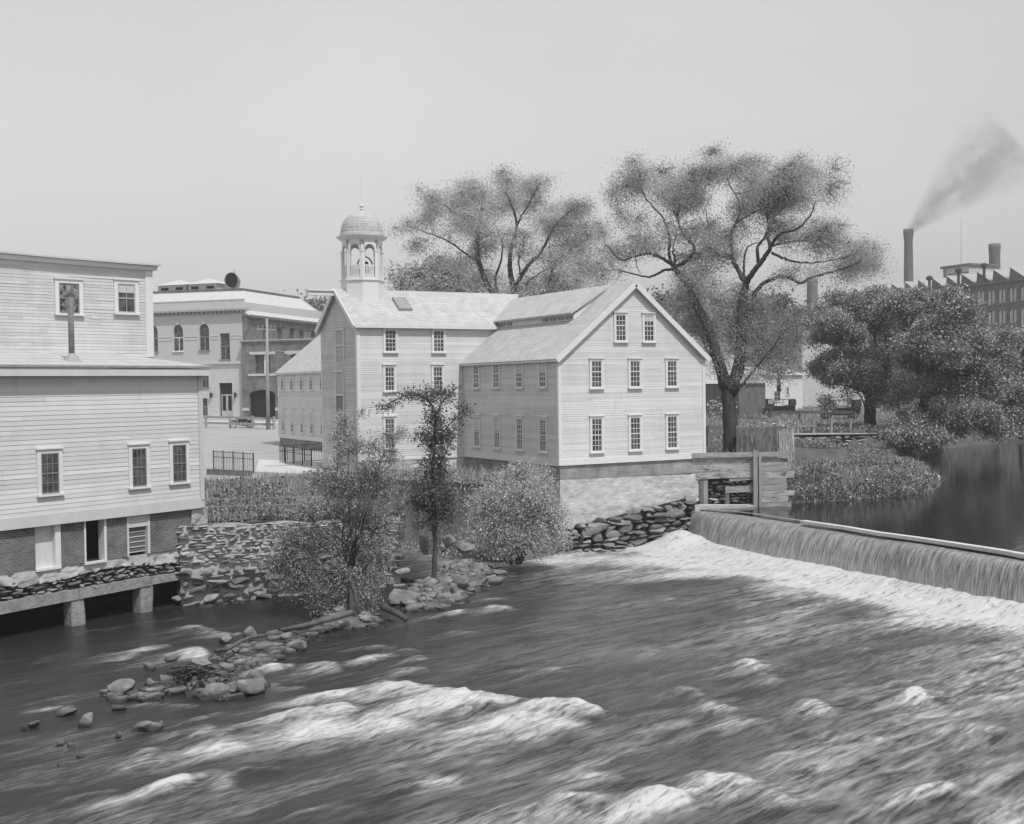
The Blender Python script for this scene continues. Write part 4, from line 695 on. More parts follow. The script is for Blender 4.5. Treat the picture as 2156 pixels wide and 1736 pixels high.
# ------------------------------------------------------------------ public hall and brick wing beyond the yard
HO = (41.98, 143.11); HU = (.680, -.733); HS = (.733, .680); Hf = frame((*HO, 0), HU); Hs = frame((*HO, 0), HS)
hall = thing('public_hall', (*Hf(-8, 0, -8)[:2], 4), 'pale stone public hall with arched upper windows and broad metal roof', 'public building')
b = MB(); b.fbox(Hf, -30, -.02, 3.6, 18.5, -24, -.02); b.build('wall_core', M['palewall'], hall)
def cutwall(F, u0, u1, z0, z1, holes, m, parent, name, th=.35, d=0.):
    """wall face pierced by rectangular or round-headed openings (u0,u1,z0,z1,arch)"""
    b = MB(); us = sorted({u0, u1, *[h[0] for h in holes], *[h[1] for h in holes]})
    for a, c in zip(us[:-1], us[1:]):
        hs = sorted([h for h in holes if h[0] <= a+1e-6 and h[1] >= c-1e-6], key=lambda h: h[2]); z = z0
        for h in hs:
            if h[2] > z: b.fbox(F, a, c, z, h[2], d, d+th)
            z = h[3]
        if z < z1: b.fbox(F, a, c, z, z1, d, d+th)
    for h in holes:
        if len(h) > 4 and h[4]:
            rise = h[4]; w_ = (h[1]-h[0])/2; uc = (h[0]+h[1])/2; n = 10
            for i in range(n):
                x0, x1 = -w_+2*w_*i/n, -w_+2*w_*(i+1)/n; y0 = h[3]-rise+rise*math.sqrt(max(0, 1-(x0/w_)**2)); y1 = h[3]-rise+rise*math.sqrt(max(0, 1-(x1/w_)**2))
                b.hexa([F(uc+x0, y0, d), F(uc+x1, y1, d), F(uc+x1, y1, d+th), F(uc+x0, y0, d+th), F(uc+x0, h[3]+.001, d), F(uc+x1, h[3]+.001, d), F(uc+x1, h[3]+.001, d+th), F(uc+x0, h[3]+.001, d+th)])
    return b.build(name, m, parent)
arch = [(-21.2, -19.8, 12.6, 15.9, .7), (-17.4, -16.0, 12.6, 15.9, .7), (-13.5, -12.1, 12.6, 15.9, .7), (-9.79, -8.37, 12.6, 15.9, .7), (-6.02, -4.6, 12.6, 15.9, .7)]
holes = arch+[(-3.04, -1.65, 11.4, 14.63)]; cutwall(Hf, -30, 0, 11.1, 17.1, holes, M['palewall'], hall, 'hall_wall', .3, .0)
low = [(-5.8, -4.75, 7.95, 10.05), (-5.85, -4.98, 4.4, 6.54), (-9.6, -8.5, 7.95, 10.05), (-9.6, -8.5, 4.4, 6.54), (-3.3, -1.4, 4.2, 8.43)]
cutwall(Hf, -30, 0, 3.6, 11.1, low, M['limestone'], hall, 'stone_storey', .34, .0)
b = MB()
for i in range(14): z = 4.9+i*.42; [b.fbox(Hf, a, c, z, z+.035, .34, .342) for a, c in ((-4.6, -3.5), (-1.2, -.02), (-8.3, -5.95))]
b.build('stone_joint', M['mortar'], hall)
b = MB(); b.fbox(Hf, -30, .25, 10.8, 11.1, .34, .6); [b.fbox(Hf, a_, c_, z_, z_+.16, .3, .36) for a_, c_ in ((-4.3, -3.3), (-8.1, -6.3), (-11.9, -10), (-15.8, -13.7), (-1.4, .05)) for z_ in (14.3, 13.9)]; b.build('belt_course', M['limestone'], hall)
b = MB(); b.fbox(Hf, -30, .75, 17.4, 17.62, -.5, .95); b.fbox(Hf, -30, .5, 17.05, 17.18, .0, .5)
for i in range(48): u = .45-i*.62; b.fbox(Hf, u-.3, u, 17.18, 17.4, .0, .8)
b.build('cornice', mat('shaded_cornice_stone', .3, .8, .24, .36), hall)  # shade on the cornice is put into a darker stone colour
b = MB(); b.fbox(Hf, -30, .15, 17.62, 18.75, -.4, .1); b.fbox(Hf, -30, .2, 18.75, 18.88, -.45, .15); b.build('parapet', M['limestone'], hall)
for h in holes+low[:4]:
    g = MB(); u0, u1, z0, z1 = h[:4]; s = MB(); s.fbox(Hf, u0, u1, (z0+z1)/2-.06, (z0+z1)/2+.06, .06, .12); s.fbox(Hf, (u0+u1)/2-.04, (u0+u1)/2+.04, z0, (z0+z1)/2, .06, .11); s.fbox(Hf, u0-.1, u1+.1, z0-.18, z0, .0, .46); o = s.build('sash_window', M['trim'] if h[0] == -9.79 else M['greydoor2'], hall)
    g.fbox(Hf, u0, u1, z0, z1, -.015, .05); g.build('pane', M['glass'], o)
for h in arch: 
    k = MB(); uc = (h[0]+h[1])/2; k.fbox(Hf, uc-.17, uc+.17, 15.9, 16.55, .3, .4); k.build('keystone', M['limestone'], hall)
g = MB(); g.fbox(Hf, -3.3, -1.4, 4.2, 8.43, -.015, .03); o = g.build('entrance', M['dark'], hall)
for u0 in (-3.1, -2.3): b = MB(); b.fbox(Hf, u0, u0+.76, 4.25, 4.95, .05, .1); b.fbox(Hf, u0, u0+.12, 4.95, 7.0, .05, .1); b.fbox(Hf, u0+.64, u0+.76, 4.95, 7.0, .05, .1); b.fbox(Hf, u0+.12, u0+.64, 6.85, 7.0, .05, .1); b.build('entrance_door', M['greydoor'], o)
for u in (-4.3, -.85): b = MB(); c = Hf(u, 6.9, .6); b.lathe((c[0], c[1], 6.6), [(.05, 0), (.16, .1), (.22, .5), (.1, .6), (.02, .7)], 8); b.bar(Hf(u, 7.1, .3), Hf(u, 7.1, .62), .06); b.build('wall_lantern', M['iron'], hall)
b = MB(); b.fbox(Hf, -4.2, -.6, 3.7, 4.2, .34, 1.5); b.fbox(Hf, -4.2, -.6, 3.6, 3.95, 1.5, 2.0); b.build('entrance_steps', M['limestone'], hall)
# roof: hipped metal sheet rising behind the parapet
P = lambda u, z, d: Hf(u, z, d); b = MB()
b.hexa([P(-30, 18.0, -.8), P(.6, 16.75, -.5), P(-2.8, 20.35, -5.2), P(-30, 20.5, -5.2), P(-30, 18.1, -.8), P(.6, 16.86, -.5), P(-2.8, 20.46, -5.2), P(-30, 20.61, -5.2)])
b.hexa([P(.6, 16.75, -.5), P(.6, 16.62, -24.5), P(-2.8, 20.3, -20), P(-2.8, 20.35, -5.2), P(.6, 16.86, -.5), P(.6, 16.73, -24.5), P(-2.8, 20.41, -20), P(-2.8, 20.46, -5.2)])
b.hexa([P(-30, 20.5, -5.2), P(-2.8, 20.35, -5.2), P(-2.8, 20.3, -20), P(-30, 20.5, -20), P(-30, 20.6, -5.2), P(-2.8, 20.45, -5.2), P(-2.8, 20.4, -20), P(-30, 20.6, -20)])
b.build('roof', M['slate'], hall)
b = MB(); b.bar(P(-30, 20.68, -5.15), P(-2.8, 20.53, -5.15), .3, .3); b.bar(P(-2.8, 20.5, -5.15), P(-2.8, 20.45, -20), .3, .3); b.bar(P(.7, 16.75, -.6), P(.7, 16.62, -24), .4, .3); b.build('gutter', M['darkwood'], hall)
b = MB(); c1, c2, c3, c0 = atd(631, 627, 171), atd(673, 658, 173), atd(697, 656, 174), atd(512, 617, 166); dn = UPZ*1.3
for a, c in ((c1, c2), (c2, c3)): b.hexa([a-dn*.6, c-dn*.6, c-dn*.6+F0*.8, a-dn*.6+F0*.8, a, c, c+F0*.8, a+F0*.8])
b.build('gable_coping', M['limestone'], hall); b = MB()
for a, c in ((c0, c1), (c1, c2), (c2, c3)): b.hexa([np.array([a[0], a[1], 15.]), np.array([c[0], c[1], 15.]), np.array([c[0], c[1], 15.])+F0*.6, np.array([a[0], a[1], 15.])+F0*.6, a-dn*.61, c-dn*.61, c-dn*.61+F0*.6, a-dn*.61+F0*.6])
b.build('gable_wall', M['palewall'], hall)
for u0, u1 in ((-15.9, -11.6), (-11.3, -6.9)):
    b = MB(); b.fbox(Hf, u0, u1, 20.5, 21.5, -9, -5.5); o = b.build('roof_ventilator', M['palewall'], hall); b = MB(); c = Hf((u0+u1)/2, 22.4, -7.25)
    q = [Hf(u0-.3, 21.5, -5.2), Hf(u1+.3, 21.5, -5.2), Hf(u1+.3, 21.5, -9.3), Hf(u0-.3, 21.5, -9.3)]; b.add(q+[c], (), [(0, 1, 4), (1, 2, 4), (2, 3, 4), (3, 0, 4)]); b.build('ventilator_cap', M['slate'], o)
    b = MB(); b.fbox(Hf, u0+.5, u0+1.6, 20.85, 21.2, -5.52, -5.47); b.fbox(Hf, u1-1.6, u1-.5, 20.85, 21.2, -5.52, -5.47); b.build('louvre', M['dark'], o)
c = Hf(-4.9, 20.3, -6.5); b = MB(); kd = -F0*.93-R0*.3; b.tube([c, c+UPZ*.75, c+UPZ*1.35-kd*.1, c+UPZ*1.55+kd*.35, c+UPZ*1.55+kd*.9], [.62, .62, .75, .9, 1.0], 16, False); o = b.build('ventilator_cowl', M['steel'], hall, smooth=True)
b = MB(); e = c+UPZ*1.55+kd*.82; b.tube([e, e-kd*.04], .92, 16); b.build('cowl_mouth', M['dark'], o); b = MB(); b.tube([c+UPZ*2.3, c+UPZ*3.0], [.16, .02], 6); b.build('cowl_finial', M['steel'], o)
# brick side
HB = brick_mat('dull_red_brick', HS, .11, .15, .17, (.4, .14), .012); HB2 = brick_mat('dull_red_brick_face', HU, .13, .18, .2, (.4, .14), .012)
sh = [(4.36, 5.69, 13.9, 15.74, .5), (8.1, 9.4, 13.9, 15.7, .5), (11.4, 12.75, 13.9, 15.73, .5), (14.0, 15.5, 13.9, 15.67, .5), (17.4, 18.8, 13.9, 15.67, .5)]
cutwall(Hs, .0, 23, 3.6, 16.7, sh, HB, hall, 'brick_side', .3, .02)
for h in sh: g = MB(); g.fbox(Hs, h[0], h[1], h[2], h[3], 0, .07); g.build('brick_side_window', M['glass'], hall)
wing = thing('brick_garage', (*Hf(6, 0, -6)[:2], 4), 'low dark brick building with a wide arched cart doorway beside the hall', 'garage')
WF = lambda u, z, d=0.: Hf(u, z, d); WF.U = Hf.U; WF.N = Hf.N
wh = [(1.35, 4.98, 4.0, 7.5, .55), (2.24, 4.4, 9.5, 11.8), (7.2, 9.3, 9.5, 11.75), (6.6, 10.2, 4.0, 7.5, .55)]
b = MB(); b.fbox(Hf, .44, 14, 3.6, 13.3, -20, .55); b.build('wall_core', M['dark'], wing)  # near-black core painted as the unlit inside of the doorways
cutwall(WF, .44, 14, 3.6, 13.35, wh, HB2, wing, 'brick_wall', .42, .6)
b = MB(); b.fbox(Hf, .3, 14.1, 13.35, 13.55, -.2, 1.2); b.build('parapet_cap', M['darkwood'], wing); b = MB(); b.fbox(Hf, .3, 14, 13.56, 13.66, -20, 1.0); b.build('flat_roof', M['slate'], wing)
for q in ((1.55, 5.05, 11.85, 12.2), (6.4, 10.0, 11.85, 12.2), (1.3, 5.15, 9.22, 9.5), (6.15, 10.1, 9.22, 9.5), (.44, 1.35, 4.95, 5.3), (4.98, 6.6, 4.95, 5.3)): b = MB(); b.fbox(Hf, *q, 1.02, 1.1); b.build('stone_band', M['limestone'], wing)
for u0, u1 in ((2.24, 4.4), (7.2, 9.3)): s = MB(); s.fbox(Hf, (u0+u1)/2+.1, (u0+u1)/2+.3, 9.5, 11.8, .7, .8); o = s.build('double_window', M['trim'], wing); g = MB(); g.fbox(Hf, u0, u1, 9.5, 11.8, .57, .66); g.build('pane', M['glass'], o)
# pavement edge, road fence, pole
b = MB(); a, c = atz(425, 888, 3.85), atz(640, 893, 3.75); b.bar(a+np.array([0, 0, -.1]), c+np.array([0, 0, -.1]), 3., .35); tag(b.build('pavement', M['deck']), kind='structure')
def gpt(x, y, guess=3.6):
    z = guess
    for _ in range(8): p = atz(x, y, z); z = gz(p[0], p[1])
    return atz(x, y, z)
fp = [gpt(434, 901), gpt(485, 902), gpt(532, 903), gpt(577, 905)]
rf = thing('rail_fence', fp[0], 'weathered two rail wooden fence along the yard before the public hall', 'fence')
for i, p in enumerate(fp): b = MB(); b.box(p[0]-.1, p[0]+.1, p[1]-.1, p[1]+.1, p[2]-.3, p[2]+1.3); b.build('fence_post', M['pole'], rf)
for h in (.5, 1.1): b = MB(); b.bar(fp[0]+UPZ*h, fp[3]+UPZ*h, .08, .2); b.bar(fp[0]+UPZ*h-R0*8, fp[0]+UPZ*h, .08, .2); b.build('rail', M['pole'], rf)
p = gpt(565, 905); h = 10.9; up = thing('utility_pole', p, 'tall grey timber utility pole with a crossarm beside the arched doorway', 'utility pole')
b = MB(); b.tube([p-UPZ*.5, p+UPZ*5, p+UPZ*h+R0*.05], [.2, .17, .12], 10); b.build('pole', M['pole'], up, True); b = MB(); b.tube([p-UPZ*.3, p+UPZ*1.3], [.225, .215], 10); b.build('tarred_foot', M['darkwood'], up)
b = MB(); b.bar(p+UPZ*(h-1.)-R0*1.0+F0*.25, p+UPZ*(h-1.1)+R0*.8+F0*.25, .12, .14); b.build('crossarm', M['pole'], up)
for u in (-.9, -.4, .4, .7): b = MB(); c = p+UPZ*(h-.95)+R0*u+F0*.25; b.lathe(c, [(.03, 0), (.03, .1), (.07, .12), (.06, .24), (.02, .27)], 8); b.build('insulator', M['steel'], up)
b = MB(); b.tube([p+UPZ*7.6, p+UPZ*7.75+R0*1.2, p+UPZ*7.5+R0*2.2], .035, 6); b.build('lamp_bracket', M['steel'], up); b = MB(); c = p+UPZ*7.05+R0*2.2; b.lathe(c, [(.02, .45), (.3, .3), (.31, .26), (.1, .25), (.12, .1), (.02, 0)][::-1], 10); b.build('lamp_hood', M['steel'], up)
# motorcycle with sidecar
def wheel(b, c, r, w_, ax): b.tube([c+ax*w_*.5*math.cos(t)*0+0*ax+(np.cross(ax, UPZ)*math.cos(t)+UPZ*math.sin(t))*r for t in np.linspace(0, 2*math.pi, 19)], w_, 6, False)
p = gpt(511, 902); fwd = -R0; sd = F0; mc = thing('motorcycle', p, 'dark motorcycle with sidecar parked against the rail fence in the yard', 'motorcycle'); Lp = lambda x, y, z: p+fwd*x+sd*y+UPZ*z
for x, y in ((.95, 0), (-.85, 0), (-.4, .95)): b = MB(); wheel(b, Lp(x, y, .37), .34, .05, sd); o = b.build('wheel', M['rubber'], mc); b = MB(); [b.bar(Lp(x, y, .37), Lp(x, y, .37)+fwd*.3*math.cos(t)+UPZ*.3*math.sin(t), .015) for t in np.linspace(0, 6.28, 12, False)]; b.build('spoke', M['steel'], o)
b = MB(); b.tube([Lp(.95, 0, .37), Lp(.62, 0, .95), Lp(.55, 0, 1.05)], .04, 6); b.tube([Lp(.6, 0, .85), Lp(-.1, 0, .8), Lp(-.85, 0, .4)], .035, 6); b.tube([Lp(.6, 0, .75), Lp(.3, 0, .25), Lp(-.3, 0, .25), Lp(-.85, 0, .37)], .035, 6); b.tube([Lp(.55, -.35, 1.0), Lp(.6, 0, 1.08), Lp(.55, .35, 1.0)], .02, 6); b.build('frame', M['iron'], mc)
b = MB(); b.tube([Lp(.55, 0, .82), Lp(.4, 0, .83), Lp(-.1, 0, .8), Lp(-.2, 0, .77)], [.05, .15, .15, .05], 8); b.build('fuel_tank', M['carpaint'], mc); b = MB(); b.tube([Lp(.0, 0, .82), Lp(-.2, 0, .86), Lp(-.45, 0, .84)], [.06, .16, .1], 8); b.build('saddle', M['rubber'], mc); b = MB(); b.tube([Lp(.2, 0, .3), Lp(.1, 0, .6)], [.2, .13], 8); b.tube([Lp(-.15, 0, .32), Lp(-.25, 0, .6)], [.18, .13], 8); b.build('engine', M['steel'], mc)
b = MB(); b.tube([Lp(.9, .65, .45), Lp(.5, .65, .5), Lp(-.1, .65, .55), Lp(-.7, .65, .55), Lp(-.8, .65, .6)], [.06, .24, .32, .3, .1], 10); b.build('sidecar', M['carpaint'], mc, True)
for x in (.95, -.85): b = MB(); b.tube([Lp(x+.42*math.cos(t), 0, .37+.42*math.sin(t)) for t in np.linspace(.4, 2.6, 8)], .04, 4); b.build('mudguard', M['carpaint'], mc)
# iron railings of the footbridge, low fence on the wall
def railing(name, pts, h, label, n, gap=.16, m='iron', r=.02, cat='railing', base=.08):
    t = thing(name, pts[0], label, cat); 
    L = np.r_[0, np.cumsum([np.linalg.norm(pts[i+1]-pts[i]) for i in range(len(pts)-1)])]; at_ = lambda s: np.array([np.interp(s, L, [q[k] for q in pts]) for k in range(3)])
    b = MB()
    for i in range(len(pts)-1):
        for z in (h, h*.72, base): b.bar(pts[i]+UPZ*z, pts[i+1]+UPZ*z, r*1.6)
    b.build('rail', M[m], t)
    for s in np.linspace(0, L[-1], n): b = MB(); q = at_(s); b.bar(q-UPZ*.2, q+UPZ*(h+.06), r*2.6); b.build('post', M[m], t)
    if gap:
        b = MB()
        for s in np.arange(gap, L[-1], gap): q = at_(s); b.bar(q+UPZ*base, q+UPZ*h, r*.8)
        b.build('balusters', M[m], t)
    return t
railing('iron_railing', [gpt(450, 991), gpt(534, 998)], 1.05, 'black iron railing standing alone left of the footbridge deck', 5)
railing('iron_railing', [gpt(682, 972), gpt(588, 977), gpt(656, 988)], 1.05, 'black iron railing by the gable door of the white mill', 7)
q = [np.array([*RW(u, 0, -.3)[:2], 2.72-.03*u]) for u in (-.9, 1.5, 4., 6.4)]
railing('wire_fence', q, .95, 'thin pale wire fence along the top of the mortared rubble wall', 7, .3, 'steel', .011, 'fence')
dk = [gpt(538, 1000), gpt(690, 1008), gpt(660, 975), gpt(545, 970)]; b = MB(); P_ = [np.array([d[0], d[1], 3.32]) for d in dk]; b.prism(P_, (0, 0, -.2)); tag(b.build('footbridge_deck', M['deck']), kind='structure')
b = MB(); a, c = gpt(436, 1000), gpt(530, 1004); b.bar(a+UPZ*.0, c+UPZ*.0, .1, .6); tag(b.build('plank_edging', M['darkwood']), 'dark plank edging below the lone iron railing', 'edging')
# ------------------------------------------------------------------ timber gate, shed, fences on the right
ga = np.array([35.0, 45.15]); gb_ = np.array([39.75, 42.62]); gl = np.linalg.norm(gb_-ga); GF = frame((*ga, 0), gb_-ga); gate = thing('timber_gate', (*GF(2.4, 0)[:2], 1.5), 'old timber sluice gate wall of wide weathered planks beside the mill', 'sluice gate')
up0 = float((np.array([37.93, 43.56])-ga)@GF.U[:2])
def planks(lst, m, nm, d=.0):
    for u0, u1, z0, z1, dz in lst: b = MB(); b.hexa([GF(u0, z0, d-.07), GF(u1, z0+dz, d-.07), GF(u1, z0+dz, d), GF(u0, z0, d), GF(u0, z1, d-.07), GF(u1, z1+dz, d-.07), GF(u1, z1+dz, d), GF(u0, z1, d)]); b.build(nm, M[m], gate)
planks([(.25, up0, 3.66, 3.97, .02), (.25, up0, 3.30, 3.63, .05), (.25, up0, 2.93, 3.27, .07)], 'limeplank', 'plank')
planks([(2.1, up0, 2.8, 2.93, .08), (1.9, up0, 2.25, 2.55, .05)], 'wood', 'plank', -.03)
z = 1.2
for i in range(9): hh = (.3, .26, .3, .27, .3, .3, .32, .32, .32)[i]; planks([(up0, gl-(.5 if i in (4, 5) else .12+.15*(i % 3)), z, z+hh-.015, .03)], 'limeplank' if i in (2, 3, 6, 8) else 'wood', 'plank', .0); z += hh
b = MB(); b.hexa([GF(-.15, 3.98, -.1), GF(gl-.3, 4.0, -.1), GF(gl-.3, 4.0, .16), GF(-.15, 3.98, .16), GF(-.15, 4.22, -.1), GF(gl-.3, 4.2, -.1), GF(gl-.3, 4.2, .16), GF(-.15, 4.22, .16)]); b.build('cap_beam', M['wood'], gate)
for u, z0, z1, w_ in ((up0, .4, 4.3, .2), (up0+.22, .9, 4.1, .12)): b = MB(); b.fbox(GF, u-w_/2, u+w_/2, z0, z1, .005, .2); b.build('post', M['pole'], gate)
for u, z1 in ((.95, 2.95), (2.0, 2.6), (.75, 2.95)): b = MB(); b.fbox(GF, u-.1, u+.1, 1.5, z1, -.2, -.05); b.build('post', M['pole'] if u == .95 else M['darkwood'], gate)
wb = thing('abutment_wall', (*GF(1.5, 0, -.6)[:2], 1), 'grey stone abutment behind the sluice gate planks', 'stone wall'); b = MB(); b.fbox(GF, -.6, 4.5, .4, 3.0, -1.4, -.72); b.build('wall_core', M['joint'], wb); stones(GF, -.3, 4.2, lambda u: 2.85, lambda u: 1.3, .14, .4, 51, .26, -.66, .03).build('stone_courses', M['palestone'], wb)
# straw covered stack by the elm
s0, s1 = atd(1552, 945, 66.), atd(1638, 945, 64.); SF = frame((s0[0], s0[1], 0), (s1-s0)[:2]); sw = np.linalg.norm((s1-s0)[:2]); sz = gz(s0[0], s0[1])-.2; shd = thing('straw_stack', (*SF(sw/2, 0, -.7)[:2], sz), 'pale stack of upright straw and brush close beside the elm trunk', 'stack')
rng = np.random.default_rng(8); M['straw'] = leaf_mat('pale_straw', .52, .2, .6); st0 = 5.15; b = MB(); b.hexa([SF(.05, sz, -1.5), SF(sw-.05, sz, -1.5), SF(sw-.05, sz, -.05), SF(.05, sz, -.05), SF(.15, st0+.1, -1.5), SF(sw-.1, st0+.1, -1.5), SF(sw-.1, st0-.1, -.08), SF(.15, st0-.1, -.08)]); b.build('stack_core', mat('matted_straw', .3, .95, .12, .42, 6, (1, 1, .25)), shd)
b = MB()
for F, L0, n in ((SF, sw, 1500), (frame(SF(sw, 0, 0), -SF.N[:2]), 1.5, 700), (frame(SF(0, 0, -1.5), SF.N[:2]), 1.5, 500)):
    for _ in range(n): u = rng.uniform(0, L0); zt_ = st0-rng.uniform(0, 1)**2*1.6+rng.normal(0, .04); l = rng.uniform(.25, .9); wd = rng.uniform(.008, .02); k = rng.normal(0, .04); d0 = rng.uniform(-.03, .06); b.add([F(u-wd+k, max(zt_-l, sz), d0+.02), F(u+wd+k, max(zt_-l, sz), d0+.02), F(u+wd, zt_, d0), F(u-wd, zt_, d0)], [(0, 1, 2, 3)])
for _ in range(1100): u = rng.uniform(0, sw); v_ = rng.uniform(-1.5, .05); a = rng.normal(0, .5); l = rng.uniform(.15, .4); z_ = st0+.0-.13*v_+rng.uniform(-.12, .06); b.add([SF(u, z_, v_), SF(u+.02, z_, v_+.02), SF(u+l*math.cos(a)+.02, z_+rng.normal(0, .05), v_+l*math.sin(a)+.02), SF(u+l*math.cos(a), z_+rng.normal(0, .05), v_+l*math.sin(a))], [(0, 1, 2, 3)])
b.build('straw_cover', M['straw'], shd)
lw = [gpt(1640, 918, 3.3), gpt(1760, 917, 3.3), gpt(1890, 913, 3.4)]; lw = [np.array([66., 74.5, 3.35]), np.array([69.5, 70., 3.35]), np.array([75., 68.8, 3.4])]
WA, WB_ = lw[0], lw[2]; wv = (WB_-WA)[:2]; WFr = frame((WA[0], WA[1], 0), wv); wl_ = np.linalg.norm(wv)
WA = atz(1640, 916, 3.3); WB_ = atz(1890, 911, 3.4); wv = (WB_-WA)[:2]; WFr = frame((WA[0], WA[1], 0), wv); wl_ = np.linalg.norm(wv)
bw = thing('bank_wall', (*WFr(wl_/2, 0)[:2], 1.5), 'low pale stone wall holding the far bank under the post fence', 'stone wall'); b = MB(); b.fbox(WFr, -2, wl_+1, .8, 3.28, -1.2, -.12); b.build('wall_core', M['joint'], bw)
stones(WFr, -2, wl_+.8, lambda u: 3.3, lambda u: 1.2, .3, .8, 55, .4, -.05, .04, .05).build('stone_courses', M['palestone'], bw); b = MB(); b.fbox(WFr, -2, wl_+1, 3.29, 3.38, -.8, .12); b.build('coping', M['lime'], bw)
pf = thing('post_fence', (*WFr(wl_/2, 0, -.6)[:2], 3.3), 'row of grey fence posts with one pale rail on the far stone wall', 'fence')
for x, y0, y1 in ((1637, 917, 879), (1680, 917, 887), (1715, 916, 886), (1754, 915, 889), (1797, 914, 890)):
    u = (atz(x, 914, 3.35)[:2]-WA[:2])@WFr.U[:2]; b = MB(); q = np.array([*WFr(u, 0, -.45)[:2], 3.2]); b.bar(q, q+UPZ*1.35+R0*(.1 if x == 1637 else .0), .17); b.build('fence_post', M['pole'], pf)
u1 = (atz(1722, 914, 3.35)[:2]-WA[:2])@WFr.U[:2]; b = MB(); b.bar(np.array([*WFr(.2, 0, -.36)[:2], 4.0]), np.array([*WFr(u1, 0, -.36)[:2], 4.0]), .06, .16); b.build('rail', M['pole'], pf)
def darkrail(pts, label, h=1.0, r=.22):
    t = thing('road_rail', pts[0], label, 'fence'); b = MB()
    for i in range(len(pts)-1): b.bar(pts[i]+UPZ*h, pts[i+1]+UPZ*h, .1, r)
    b.build('rail', M['darkwood'], t)
    for q in pts: b = MB(); b.box(q[0]-.12, q[0]+.12, q[1]-.12, q[1]+.12, q[2]-.3, q[2]+h); b.build('fence_post', M['darkwood'], t)
darkrail([gpt(1622, 886), gpt(1684, 886), gpt(1745, 886), gpt(1800, 887)], 'long dark single rail fence below the parked touring car', .9, .3)
darkrail([gpt(1470, 940), gpt(1491, 940), gpt(1545, 940)], 'short dark rail fence between the white mill and the elm', 1.25, .28)
# ------------------------------------------------------------------ motor cars on the road
def car(name, p, fwd, label, top='canvas', paint='carpaint', sc_=1.):
    p = np.array(p, float); fwd = fwd/np.linalg.norm(fwd); sd = np.array([-fwd[1], fwd[0], 0]); r = thing(name, p, label, 'car', 'motor cars parked along the road'); Lp = lambda x, y, z: p+fwd*x*sc_+sd*y*sc_+UPZ*z*sc_
    def hx(b, x0, x1, y, z0, z1, y2=None, xt0=None, xt1=None): y2 = y2 or y; xt0 = x0 if xt0 is None else xt0; xt1 = x1 if xt1 is None else xt1; return b.hexa([Lp(x0, -y, z0), Lp(x1, -y, z0), Lp(x1, y, z0), Lp(x0, y, z0), Lp(xt0, -y2, z1), Lp(xt1, -y2, z1), Lp(xt1, y2, z1), Lp(xt0, y2, z1)])
    b = MB(); hx(b, -1.95, .55, .72, .55, 1.15, .76, -2.0); hx(b, -2.0, -.9, .74, 1.15, 1.25, .72); hx(b, .55, 1.75, .5, .6, 1.12, .36); hx(b, -1.9, 1.8, .4, .45, .58); b.build('body', M[paint], r)
    b = MB(); hx(b, 1.75, 1.83, .42, .55, 1.16, .36); b.build('radiator', M['steel'], r); b = MB(); hx(b, -1.2, .9, .85, .38, .46); b.build('running_board', M['carpaint'], r)
    b = MB(); hx(b, -2.05, .35, .78, 1.9, 1.98, .6, -1.95, .2); hx(b, -2.12, -1.35, .76, 1.25, 1.92, .74, -2.05, -1.35); [b.bar(Lp(.3, s*.7, 1.2), Lp(.2, s*.7, 1.92), .05) for s in (-1, 1)]; [b.bar(Lp(-.6, s*.74, 1.2), Lp(-.6, s*.74, 1.92), .04) for s in (-1, 1)]; b.build('folding_top', M[top], r)
    b = MB(); hx(b, .5, .53, .62, 1.15, 1.75); b.build('windscreen', M['glass'], r)
    for x in (1.4, -1.35):
        for s in (-1, 1):
            b = MB(); wheel(b, Lp(x, s*.72, .41), .35*sc_, .075*sc_, sd); o = b.build('wheel', M['rubber'], r); b = MB(); b.tube([Lp(x, s*.72-.02, .41), Lp(x, s*.72+.02, .41)], .1, 8); [b.bar(Lp(x, s*.72, .41), Lp(x, s*.72, .41)+fwd*.3*math.cos(t)+UPZ*.3*math.sin(t), .03) for t in np.linspace(0, 6.28, 10, False)]; b.build('rim', M['pole'], o)
            b = MB()
            for i in range(7): t0, t1 = .15+2.7*i/7, .15+2.7*(i+1)/7; b.hexa([Lp(x+.46*math.cos(t), s*.72+w_*.12, .41+h_*math.sin(t)) for h_ in (.46, .5) for t, w_ in ((t0, -1), (t1, -1), (t1, 1), (t0, 1))])
            b.build('mudguard', M['carpaint'], r)
    for s in (-1, 1): b = MB(); b.tube([Lp(1.72, s*.42, .95), Lp(1.86, s*.42, .95), Lp(1.9, s*.42, .95)], [.05, .12, .13], 10); b.build('headlamp', M['steel'], r)
    return r
car('touring_car', gpt(1638, 875), -R0+.1*F0, 'black open touring car with raised top parked right of the elm')
car('touring_car', gpt(1768, 882), -R0+.05*F0, 'dark touring car standing in the deep shade of the right trees', sc_=1.05)
car('touring_car', gpt(1592, 872), -R0-.1*F0, 'touring car with a pale roof half hidden behind the board shed', top='limeplank')
car('touring_car', gpt(1497, 872), F0*.2-R0, 'motor car showing between the white mill and the elm trunk', top='steel')
